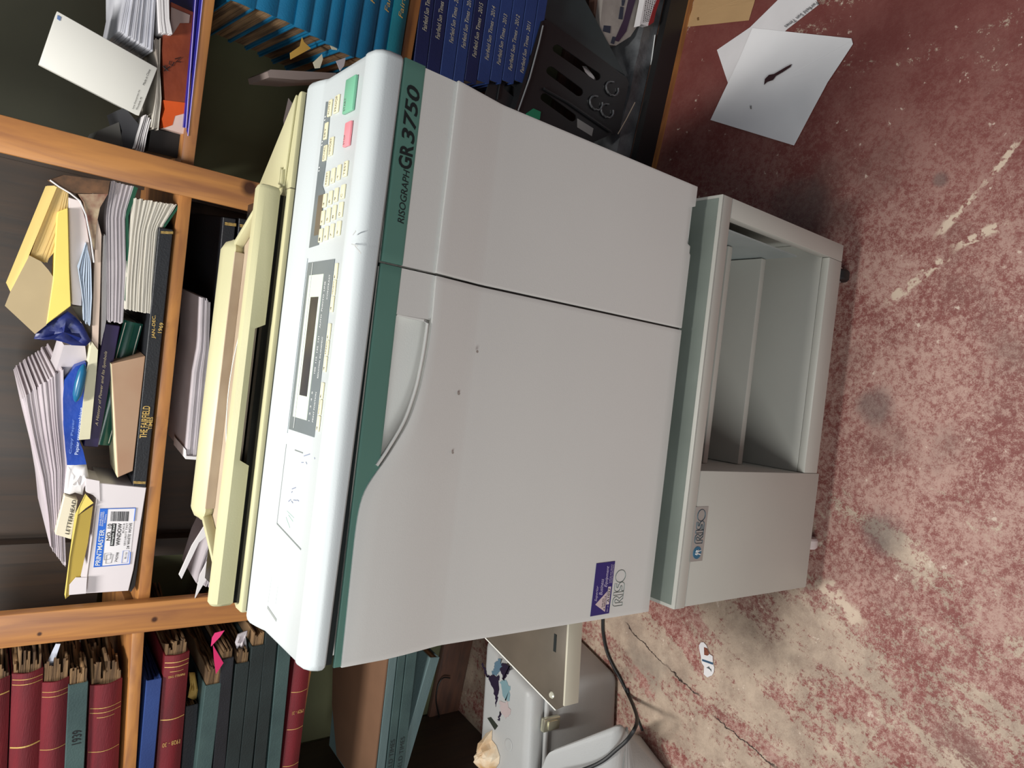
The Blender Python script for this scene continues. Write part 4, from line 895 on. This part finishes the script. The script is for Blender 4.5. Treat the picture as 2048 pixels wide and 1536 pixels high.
# --- slips in the left bay
h = holder('bookmark', [(422, 1290), (449, 1262), (446, 1330)], 0, 'bright pink folded bookmark sticking out of the grey-green volume', 'bookmark')
PK = mat('hot_pink_paper', (232, 60, 124), .5, var=.04); PKD = mat('deep_pink_paper', (206, 40, 100), .5, var=.04)
pslab('bookmark_fold', [(449, 1261), (440, 1274), (422, 1293), (424, 1276), (430, 1266)], -.004, .001, PK, h); pslab('bookmark_fold', [(426, 1290), (447, 1326), (432, 1348), (428, 1320)], -.004, .001, PKD, h)
pslab('white_card', [(112, 1288), (121, 1288), (100, 1350), (89, 1336)], .02, .002, mat('bluish_white_card', (214, 220, 234), .5), label='bluish-white card tucked in the ragged pages of a red volume', cat='card')
h = holder('crumpled_paper', [(470, 1280), (495, 1262), (490, 1318)], 0, 'crumpled grey paper stuffed at the end of a dark green volume', 'paper')
crumple('paper_wad', [(470, 1285), (476, 1270), (490, 1264), (494, 1262), (488, 1272), (492, 1300), (498, 1312), (484, 1318), (476, 1306)], .02, PAPG, h, .006, dep=.004)
crumple('yellow_scrap', [(378, 1345), (390, 1345), (396, 1380), (392, 1402), (376, 1395), (380, 1370)], .04, mat('ochre_scrap', (160, 128, 60), .7), thing('paper_scrap', SH(385, 1380, .04), 'ochre paper scrap behind the lower red volume with gilt date', 'paper'), .004, dep=.003)
# --- under the left bay: brown sheet on four green volumes
zb = SH(777, 1323, -.02).z
bs = [onz(777, 1323, zb), onz(752, 1536, zb - .025), onz(742, 1560, zb - .028), onz(722, 1536, zb - .02), onz(703, 1480, zb - .015), onz(688, 1430, zb - .01), onz(700, 1340, zb), onz(706, 1300, zb), onz(782, 1280, zb)]
bx = SH(777, 1323, -.02); by = SH(752, 1536, -.02); sdir = (by - bx).normalized()
bs = [bx - sdir * .12, by + sdir * .1, by + sdir * .1 + SN * .20 + UPZ * .004, by - sdir * .02 + SN * .26 + UPZ * .004, bx + sdir * .06 + SN * .30 + UPZ * .004, bx - sdir * .12 + SN * .30 + UPZ * .004]
tag(MB().ext(bs, (0, 0, .006)).build('brown_board', mat('brown_cardboard', (124, 90, 66), .8, rgb2=(108, 78, 56), scale=5), bevel=.001), 'large brown cardboard sheet lying on the green volumes left of the machine', 'cardboard')
LG_ = 'green volumes under the brown cardboard'
q4 = [((779, 1310), (795, 1308), (754, 1536), (770, 1536), GRNL, 'pale grey-green volume directly under the brown cardboard'), ((797, 1308), (812, 1306), (772, 1536), (787, 1536), GRN, 'grey-green volume second below the brown cardboard'), ((814, 1304), (835, 1302), (789, 1536), (808, 1536), GRN, 'darker grey-green volume third below the brown cardboard'),
      ((862, 1312), (878, 1318), (822, 1450), (835, 1462), GRNL, 'pale green volume hanging askew at the bottom of the green stack')]
for i, (a, b_, c_, d_, m_, l_) in enumerate(q4):
    bk = fbook('bound_volume', l_, LG_, a, b_, c_, d_, m_, end='R', ext=.12, d0=-.02 if i < 3 else -.015, wd=.28 if i < 3 else .12)
    if i in (1, 2): spine_text(bk, 'THE FAIRFIELD TIMES', bk[2] - .42, bk[2] - .24, -.006, .006, plain('dark_stamp', (28, 38, 40), .6))
# cables
CB = plain('black_cable', (16, 16, 17), .5)
def cable(name, pts, r, lab_, smooth=6):
    out = []; P_ = [Vector(p_) for p_ in pts]
    for i in range(len(P_) - 1):
        p0, p1, p2, p3 = P_[max(i - 1, 0)], P_[i], P_[i + 1], P_[min(i + 2, len(P_) - 1)]
        for k in range(smooth):
            t = k / smooth; out.append(.5 * ((2 * p1) + (-p0 + p2) * t + (2 * p0 - 5 * p1 + 4 * p2 - p3) * t * t + (-p0 + 3 * p1 - 3 * p2 + p3) * t ** 3))
    out.append(P_[-1]); return tag(MB().tube(out, r, 8).build(name, CB), lab_, 'cable')
cable('cable', [SH(*q, .34) for q in ((900, 1356), (886, 1356), (876, 1372), (872, 1400), (877, 1428), (884, 1450), (892, 1490), (900, 1530), (912, 1570))], .0022, 'thin black cable looping against the green wall')
cable('cable', [SH(*q, .2) for q in ((820, 1490), (820, 1510), (828, 1532), (840, 1550))], .0022, 'thin black cable hanging below the green volumes')
z5 = FLOOR + .005
cable('power_cord', [onz(1254, 1376, z5), onz(1262, 1402, z5), onz(1271, 1425, z5), onz(1278, 1445, z5), onz(1285, 1462, z5)], .003, 'thinner black cord beside the heavy one at the edge of the case')
# ================================================================ EQUIPMENT CASES
CG = mat('grey_hard_plastic', (176, 176, 174), .45, var=.03, scale=6, bump=.15, bscale=300)
def rbox(bot, top, zb_, zt_, name, m, parent, r=.022, inset=0, seg=4):
    n = len(bot)
    mb = MB(); mb.loft([[Vector((x, y, zb_)) for x, y in bot], [Vector((x, y, zt_)) for x, y in top]]); return mb.build(name, m, parent, bevel=r, seg=seg, ang=20)
h = thing('equipment_case', (-.57, .58, FLOOR), 'grey hard plastic case with ink splatter on its lid, beside the machine', 'case')
f0, f1 = Vector((-.384, .492)), Vector((-.74, .455)); dr = Vector((.062, .205))
g0, g1 = Vector((-.372, .488)), Vector((-.74, .450))
rbox([f0, f0 + dr, f1 + dr, f1], [g0, g0 + dr, g1 + dr, g1], FLOOR + .001, -.262, 'case_body', CG, h)
rbox([g0, g0 + dr, g1 + dr, g1], [g0 + Vector((-.004, .004)), g0 + dr + Vector((-.004, -.004)), g1 + dr, g1 + Vector((0, .004))], -.259, -.205, 'case_lid', CG, h, .02)
MB().loft([[Vector((p_.x, p_.y, z)) for p_ in (g0 + Vector((.003, -.003)), g0 + dr + Vector((.003, .003)), g1 + dr + Vector((0, .003)), g1 + Vector((0, -.003)))] for z in (-.266, -.255)]).build('case_rim', CG, h, bevel=.003)
cl = SH(0, 0, 0)
c = onp(1068, 1447, Vector((0, .475, 0)), Vector((0, 1, 0)))
yy = .4795; CM = plain('chrome_latch', (214, 210, 186), .2, .8)
lx = -.452
MB().box(lx - .016, lx + .016, yy - .018, yy - .004, -.288, -.236).build('latch', CM, h, bevel=.003); MB().box(lx - .010, lx + .010, yy - .022, yy - .0185, -.276, -.248).build('latch_tongue', CM, h, bevel=.001)
zl = -.2045
IK = [(plain('dark_violet_ink', (34, 22, 44), .5), [(1000, 1328), (1006, 1326), (1018, 1330), (1020, 1338), (1014, 1350), (1008, 1362), (1004, 1352), (1000, 1340)]), (plain('blue_grey_ink', (84, 108, 124), .5), [(990, 1325), (1000, 1318), (1004, 1330), (1000, 1345), (992, 1350), (982, 1352), (988, 1338)]),
      (MATS['dark_violet_ink'], [(976, 1352), (986, 1350), (1000, 1352), (998, 1366), (996, 1385), (992, 1412), (990, 1392), (984, 1374)]), (plain('faint_teal_ink', (118, 146, 152), .5), [(1000, 1364), (1010, 1360), (1020, 1374), (1018, 1400), (1010, 1402), (1004, 1384)]), (plain('pale_pink_ink', (178, 162, 160), .6), [(1000, 1404), (1016, 1404), (1022, 1425), (1012, 1438), (1002, 1425)]),
      (MATS['dark_violet_ink'], [(965, 1324), (970, 1338), (978, 1352), (975, 1353), (967, 1340)]), (MATS['dark_violet_ink'], [(1000, 1423), (1003, 1425), (998, 1442), (995, 1440)])]
def ragged_px(px, seed):
    r2 = random.Random(seed); out = []
    for i in range(len(px)):
        a, b_ = px[i], px[(i + 1) % len(px)]
        for k in range(5):
            t = k / 5; out.append((a[0] + (b_[0] - a[0]) * t + r2.uniform(-2.2, 2.2), a[1] + (b_[1] - a[1]) * t + r2.uniform(-2.6, 2.6)))
    return out
for i_, (m_, px) in enumerate(IK): MB().ext([onz(x, y, zl) for x, y in ragged_px(px, i_)], (0, 0, .0006 + .0002 * (i_ % 3))).build('ink_splatter', m_, h)
MB().ext([onz(*q, zl) for q in ((975, 1436), (982, 1434), (996, 1452), (990, 1460))], (0, 0, .0008)).build('vent_slot', plain('olive_slot', (44, 48, 40), .5), h)
MB().lathe([(.010, .0008), (.013, .0012), (.015, .0002)], onz(1017, 1490, zl), 'z', 24).build('moulded_ring', CG, h)
rag = thing('crumpled_rag', onz(985, 1500, zl), 'crumpled yellowish-white rag lying on the ink-stained case', 'rag')
mb = MB(); rr = random.Random(5)
RP = [(972, 1466), (985, 1460), (984, 1480), (993, 1492), (1000, 1512), (998, 1526), (990, 1545), (972, 1550), (960, 1535), (962, 1505), (970, 1488)]
cen = onz(980, 1508, zl); rings = []
for t, hh in ((1, .001), (.85, .016), (.6, .03), (.3, .036), (.05, .034)):
    rings.append([cen + (onz(x, y, zl) - cen) * (t * rr.uniform(.88, 1.05)) + UPZ * (hh + (rr.uniform(-.008, .008) if hh > .01 else 0)) for x, y in RP])
mb.loft(rings).build('rag_cloth', mat('yellowed_rag', (228, 214, 190), .8, rgb2=(198, 150, 90), scale=22, bump=.8, bscale=60), rag, smooth=False)
h = thing('equipment_case', (-.56, .28, FLOOR), 'plain grey hard case in front of the ink-stained one, cord lying over it', 'case')
zt2 = -.33
tp = [onz(1249, 1441, zt2), onz(1088, 1500, -.205), onz(1050, 1590, -.205), onz(1215, 1600, zt2)]
bt_ = [onz(1268, 1445, -.42), onz(1100, 1500, -.42), onz(1060, 1600, -.42), onz(1375, 1600, -.42)]
bo = [onz(1272, 1462, FLOOR + .001), Vector((-.60, .43, FLOOR + .001)), Vector((-.72, .41, FLOOR + .001)), onz(1385, 1590, FLOOR + .001)]
MB().loft([bo, [p_ + Vector((0, 0, 0)) for p_ in [b_ * .25 + a_ * .75 for a_, b_ in zip(tp, bo)]], tp]).build('case_body', CG, h, bevel=.022, seg=5, ang=15)
for f_ in (.16, .22):
    e0, e3 = tp[0] * (1 - f_) + bo[0] * f_, tp[3] * (1 - f_) + bo[3] * f_
    MB().tube([e0 + (e3 - e0) * t + Vector((.0005, -.0005, 0)) for t in (.06, .5, 1)], .0014, 6).build('case_seam', plain('seam_grey', (120, 120, 116), .5), h)
CN = (tp[1] - tp[0]).cross(tp[3] - tp[0]).normalized(); CN = CN if CN.z > 0 else -CN
def oncase(x, y, up=.005): return onp(x, y, tp[0] + CN * up, CN)
cable('power_cord', [onz(1206, 1225, z5), onz(1206, 1262, z5), onz(1213, 1300, z5), onz(1226, 1331, z5), onz(1240, 1356, z5), onz(1256, 1388, z5), onz(1267, 1412, -.46), onz(1274, 1436, -.395), onz(1270, 1456, -.345), oncase(1254, 1480, .006), oncase(1232, 1500), oncase(1205, 1522), oncase(1170, 1538), oncase(1120, 1552)], .0045, 'black power cord running over the floor and up over the grey case', 8)
# ================================================================ RIGHT BAY, BOTTOM COMPARTMENT
BP = mat('black_tray_plastic', (26, 27, 29), .35, var=.05); BP2 = mat('charcoal_tray_plastic', (34, 36, 38), .4, var=.05)
def tray_plate(name, outline, holes, d, th, m, parent):
    """flat plate with slots, filled as a curve then thickened"""
    cu = bpy.data.curves.new(name, 'CURVE'); cu.dimensions = '2D'; cu.fill_mode = 'BOTH'
    P3 = [SH(*q, d) for q in outline]; o0 = P3[0]
    for loop in [outline] + holes:
        sp_ = cu.splines.new('POLY'); sp_.points.add(len(loop) - 1)
        for i, q in enumerate(loop):
            v = SH(*q, d) - o0; sp_.points[i].co = (v.dot(SU), v.z, 0, 1)
        sp_.use_cyclic_u = True
    cu.extrude = th / 2
    to = bpy.data.objects.new('t', cu); COL.objects.link(to); dg = bpy.context.evaluated_depsgraph_get(); dg.update()
    me = bpy.data.meshes.new_from_object(to.evaluated_get(dg)); bpy.data.objects.remove(to); me.name = name
    for v in me.vertices: v.co = o0 + SU * v.co.x + UPZ * v.co.y - SN * v.co.z
    me.materials.clear(); me.materials.append(m); o = bpy.data.objects.new(name, me); COL.objects.link(o)
    o.parent = parent; o.matrix_parent_inverse = parent.matrix_world.inverted(); return o
zt3 = lambda x, y: (980 + x / 4.517, y / 4.517)
def slot(a, b_, w, n=6):
    a, b_ = Vector(a), Vector(b_); t = (b_ - a).normalized(); nn = Vector((-t.y, t.x)); r = w / 2; pts = []
    for k in range(n + 1):
        an = math.pi * k / n; pts.append(b_ + nn * r * math.cos(an) + t * r * math.sin(an))
    for k in range(n + 1):
        an = math.pi * k / n; pts.append(a - nn * r * math.cos(an) - t * r * math.sin(an))
    return [tuple(p_) for p_ in pts]
h = holder('letter_tray', [(1088, 40), (1255, 160), (1232, 262)], 0, 'black plastic letter tray with long slots standing on its side in the bottom compartment', 'tray')
out = [zt3(*q) for q in ((470, 190), (500, 178), (540, 200), (880, 440), (1230, 700), (1250, 750), (1165, 1180), (1090, 1190), (480, 800), (330, 760), (400, 470))]
holes = [[zt3(*p_) for p_ in slot((600, 440), (960, 690), 75)], [zt3(*p_) for p_ in slot((545, 640), (800, 830), 80)], [zt3(*p_) for p_ in slot((490, 880), (740, 1060), 75)]]
out = [zt3(*q) for q in ((470, 190), (500, 178), (540, 200), (880, 440), (1230, 700), (1250, 750), (1165, 1180), (900, 1300), (255, 1040), (330, 760), (400, 470))]
tray_plate('tray_bottom', out, holes, .0, .003, BP, h)
MB().tube([SH(*zt3(*q), -.004) for q in ((478, 232), (440, 400), (360, 700), (255, 1000))], .0022, 6).build('tray_edge', plain('worn_grey_edge', (128, 130, 132), .35), h)
pslab('tray_side', [zt3(*q) for q in ((468, 190), (482, 215), (250, 1010), (228, 985))], -.004, .09, BP, h)
MB().tube([SH(*zt3(*q), -.006) for q in ((490, 800), (700, 920), (900, 1060), (1090, 1190))], .0035, 6).build('tray_rib', BP2, h)
h = holder('letter_tray', [(990, 124), (1046, 160)], 0, 'second black tray behind, its handle hole showing navy volumes', 'tray')
tray_plate('tray_bottom', [zt3(*q) for q in ((45, 570), (80, 550), (110, 560), (300, 700), (240, 1000), (-60, 900))], [[zt3(*q) for q in ((130, 760), (150, 740), (265, 815), (245, 900), (215, 880), (120, 800))]], .02, .003, BP2, h)
MB().tube([SH(*zt3(*q), .016) for q in ((105, 690), (85, 780), (65, 900))], .002, 6).build('tray_rib', BP, h)
pslab('plastic_sheet', [zt3(*q) for q in ((480, 0), (860, 0), (1000, 260), (1220, 680), (900, 470), (560, 230), (500, 170), (460, 200), (400, 330), (340, 250), (340, 150), (440, 70))], .028, .003, mat('dark_teal_plastic', (54, 68, 70), .3, rgb2=(40, 50, 52), scale=5), label='dark grey-green plastic sheet leaning behind the slotted tray', cat='sheet')
pslab('green_scrap', [zt3(*q) for q in ((330, 1025), (395, 980), (460, 1010), (450, 1080), (350, 1060))], -.004, .02, mat('emerald_plastic', (30, 128, 92), .4), label='small emerald green piece at the machine edge', cat='scrap')
h = holder('scissors', [zt3(850, 600), zt3(990, 780)], 0, 'steel scissors blade showing through the tray slot', 'scissors')
pslab('blade', [zt3(*q) for q in ((835, 595), (870, 600), (940, 690), (1000, 790), (960, 760), (860, 650))], .010, .002, plain('steel', (190, 190, 190), .25, .8), h)
for a in ((1105, 800), (960, 930), (1060, 1000)):
    c = SH(*zt3(*a), -.005); MB().tube([c + (SU * math.cos(t) + UPZ * math.sin(t) * 1.4) * .016 for t in [k * math.pi / 6 for k in range(11)]], .0028, 6).build('handle_ring', plain('dark_chrome', (110, 112, 114), .3, .6), h)
pslab('label_card', [zt3(*q) for q in ((790, 1070), (935, 1160), (920, 1230), (790, 1150))], -.002, .002, mat('grey_printed_card', (150, 150, 148), .5), label='small grey card at the lower rim of the slotted tray', cat='card')
# papers and magazines further right
zt4 = lambda x, y: (1180 + x / 7.68, y / 7.68)
h = holder('newspaper', [zt4(200, 400), zt4(800, 200)], .0, 'folded newspaper standing at the right end of the bottom compartment', 'newspaper')
NP = mat('newsprint', (168, 160, 152), .8, rgb2=(140, 132, 126), scale=20)
pslab('newspaper_page', [zt4(*q) for q in ((230, -260), (900, -260), (800, 0), (740, 380), (620, 560), (400, 700), (300, 690), (200, 520), (150, 400))], .03, .02, NP, h)
PPR = mat('purple_print', (58, 36, 62), .7)
pslab('printed_band', [zt4(*q) for q in ((620, -260), (760, -260), (700, 0), (560, 480), (440, 640), (380, 620), (520, 300), (590, 0))], .0285, .001, PPR, h)
for a in ([(215, 390), (320, 400), (310, 510), (200, 480)], [(470, 100), (520, 110), (500, 300), (440, 290)], [(350, 560), (400, 570), (370, 680), (320, 660)], [(490, 0), (545, 0), (520, 90), (490, 90)]):
    pslab('printed_picture', [zt4(*q) for q in a], .0285, .001, plain('blue_black_print', (44, 50, 66), .6), h)
pslab('side_board', [zt4(*q) for q in ((80, -200), (240, -200), (215, 60), (150, 400), (60, 200), (70, 0))], .05, .02, w_dark, label='dark wooden board edge beside the folded newspaper', cat='board')
h = holder('magazine', [zt4(780, 380), zt4(1050, 0)], 0, 'white printed magazine with red lower edge under the newspaper', 'magazine')
pslab('magazine_page', [zt4(*q) for q in ((850, -260), (1080, -260), (1030, 0), (960, 170), (890, 400), (790, 370), (760, 400), (800, 200), (840, 0))], .0, .02, PAPER, h)
pslab('red_edge', [zt4(*q) for q in ((1060, -260), (1120, -260), (1075, 0), (1010, 190), (980, 340), (910, 390), (900, 370), (960, 170), (1025, 0))], -.001, .02, mat('red_print', (150, 36, 44), .5), h)
mb = MB(); r3 = random.Random(3)
for k in range(5):
    t = .02
    while t < .95:
        w_ = r3.uniform(.02, .06); A0, A1 = (812 + 26 * k, 350 - 4 * k), (868 + 36 * k, -60)
        q0 = (A0[0] + (A1[0] - A0[0]) * t, A0[1] + (A1[1] - A0[1]) * t); q1 = (A0[0] + (A1[0] - A0[0]) * (t + w_), A0[1] + (A1[1] - A0[1]) * (t + w_))
        mb.ext([SH(*zt4(*q0), -.0006), SH(*zt4(*q1), -.0006), SH(*zt4(q1[0] + 9, q1[1] + 3), -.0006), SH(*zt4(q0[0] + 9, q0[1] + 3), -.0006)], SN * -.0003); t += w_ + .025
mb.build('print_lines', INK, h)
# shiny bundle lying on the bottom board
h = holder('plastic_bundle', [zt4(1000, 1000), (1300, 200)], 0, 'shiny grey plastic-wrapped newspaper bundle along the front of the bottom board', 'bundle')
SG = mat('crinkled_grey_film', (112, 114, 116), .3, rgb2=(58, 60, 62), scale=16, stretch=(1, 1, 1), bump=1.0, bscale=45)
zb0 = -.437
fr = []
for t in range(15):
    k = t / 14; x = 1350 - 62 * k; y = -40 + 400 * k
    fr.append((x, y))
mb = MB(); rings = []
for (x, y) in fr:
    e = SH(x - 3, y, .03); e.z = zb0 + .002
    p0 = SH(x, y, .022); p0.z = zb0
    j = lambda a: rr.uniform(-a, a)
    rings.append([p0, p0 + UPZ * (.05 + j(.004)) + SN * j(.003), p0 + UPZ * (.066 + j(.004)) + SN * (.03 + j(.005)), p0 + UPZ * (.072 + j(.005)) + SN * (.08 + j(.006)), p0 + UPZ * (.078 + j(.005)) + SN * .14, p0 + SN * .16])
mb.loft(rings).build('wrapped_bundle', SG, h)
for a, b_ in (((1310, 70), (1302, 130)),): MB().tube([SH(*a, .02) + UPZ * .0, SH(*b_, .02)], .0016, 6).build('tape_edge', WPR, h)
tag(MB().tube([SH(*q, -.004) for q in ((1236, 268), (1252, 240), (1270, 205))], .0015, 6).build('wire_clip', plain('pale_wire', (150, 136, 120), .4)), 'thin bent wire at the corner of the shiny bundle', 'wire')
# ================================================================ ON THE FLOOR
def fsheet(name, px, lift, m, lab_, cat, bend=.0006):
    pts = [onz(x, y, FLOOR + lift) for x, y in px]; c = sum(pts, Vector()) / len(pts); mb = MB()
    n = 5; rows = []
    rings = []
    N_ = []
    for i in range(len(pts)):
        a, b_ = pts[i], pts[(i + 1) % len(pts)]
        for k in range(4): N_.append(a + (b_ - a) * k / 4)
    prev = None
    for t in (1, .66, .33):
        r_ = [mb.bm.verts.new(c + (p_ - c) * t + UPZ * (random.uniform(0, bend) * (.6 if t == 1 else .3))) for p_ in N_]
        if prev:
            for i in range(len(r_)): j = (i + 1) % len(r_); mb.bm.faces.new([prev[i], prev[j], r_[j], r_[i]])
        prev = r_
    cv = mb.bm.verts.new(c + UPZ * bend * .3)
    for i in range(len(prev)): mb.bm.faces.new([prev[i], prev[(i + 1) % len(prev)], cv])
    o = mb.build(name, m, None, solid=.0006, sub=1, smooth=False)
    for md in o.modifiers:
        if md.type == 'SUBSURF': md.subdivision_type = 'SIMPLE'
    return tag(o, lab_, cat)
s2 = fsheet('letterhead_sheet', [(1434, 100), (1500, 55), (1562, -6), (1625, -14), (1638, 9), (1575, 58), (1500, 130), (1456, 166)], .0015, PAPER, 'white letterhead sheet lying under the creased one, printed along its edge', 'paper')
s1 = fsheet('white_sheet', [(1505, 56), (1703, 77), (1706, 88), (1655, 165), (1620, 230), (1588, 291), (1421, 240), (1456, 166), (1478, 120)], .0035, mat('white_floor_paper', (244, 242, 242), .7, rgb2=(234, 232, 232), scale=5, bump=.3, bscale=12), 'creased white sheet with dark mark lying on the red floor', 'paper')
def fpoly(name, px, lift, m, parent): return MB().ext([onz(x, y, FLOOR + lift) for x, y in px], (0, 0, .0004)).build(name, m, parent)
MR = plain('maroon_mark', (54, 24, 28), .8)
fpoly('dark_mark', [(1528, 170), (1530, 158), (1538, 150), (1548, 148), (1562, 140), (1572, 134), (1584, 128), (1581, 134), (1566, 144), (1552, 152), (1546, 160), (1534, 164)], .0085, MR, s1)
fpoly('smudge', [(1500, 213), (1503, 211), (1503, 218), (1501, 218)], .0075, plain('grey_smudge', (130, 126, 124), .8), s1)
a, b_, c_ = onz(1568, 58, FLOOR + .0065), onz(1636, 8, FLOOR + .0065), onz(1563, 52, FLOOR + .0065)
text('print', 'Fairfield Sun Times', onz(1632, 3, FLOOR + .0065), onz(1568, 52, FLOOR + .0065), onz(1638, 8, FLOOR + .0065), INK, s2, .0003)
s3 = fsheet('manila_envelope', [(1393, -20), (1512, -20), (1510, 2), (1498, 41), (1372, 54), (1384, 20)], .001, mat('tan_envelope', (186, 150, 106), .7, var=.03), 'tan manila envelope at the foot of the bookcase, cut by the picture edge', 'envelope', .002)
fpoly('glue_spot', [(1394, 36), (1397, 34), (1398, 40), (1395, 41)], .003, plain('dark_spot', (120, 86, 48), .7), s3)
zf = lambda x, y: (1340 + x / 10.97, 1260 + y / 10.97)
h = thing('folded_leaflet', onz(1412, 1318, FLOOR), 'small crumpled white leaflet with brown picture and blue stripe on the bare floor', 'leaflet')
def fq(name, px, z0, m, th=.0015): return MB().ext([onz(*zf(*q), FLOOR + z0) for q in px], (0, 0, th)).build(name, m, h, bevel=.0003, seg=1)
fq('leaflet_paper', [(640, 340), (680, 270), (740, 265), (800, 330), (830, 400), (860, 520), (940, 570), (945, 720), (975, 820), (965, 920), (930, 990), (825, 1040), (745, 970), (755, 800), (700, 720), (680, 560), (655, 460)], .002, PAPER)
fq('picture', [(745, 375), (820, 400), (850, 480), (855, 540), (820, 565), (750, 545)], .0036, mat('brown_photo_print', (150, 84, 60), .5, rgb2=(84, 40, 34), scale=120), .0003)
fq('blue_stripe', [(705, 635), (945, 715), (945, 765), (705, 680)], .0036, plain('slate_blue_print', (52, 82, 108), .5), .0003)
for k in range(3): fq('printed_line', [(800 + 20 * k, 830 - 10 * k), (815 + 20 * k, 812 - 10 * k), (915, 862 + 22 * k), (905, 872 + 22 * k)], .0036, plain('grey_print', (90, 94, 96), .6), .0003)
for o in bpy.data.objects: scrub(o)
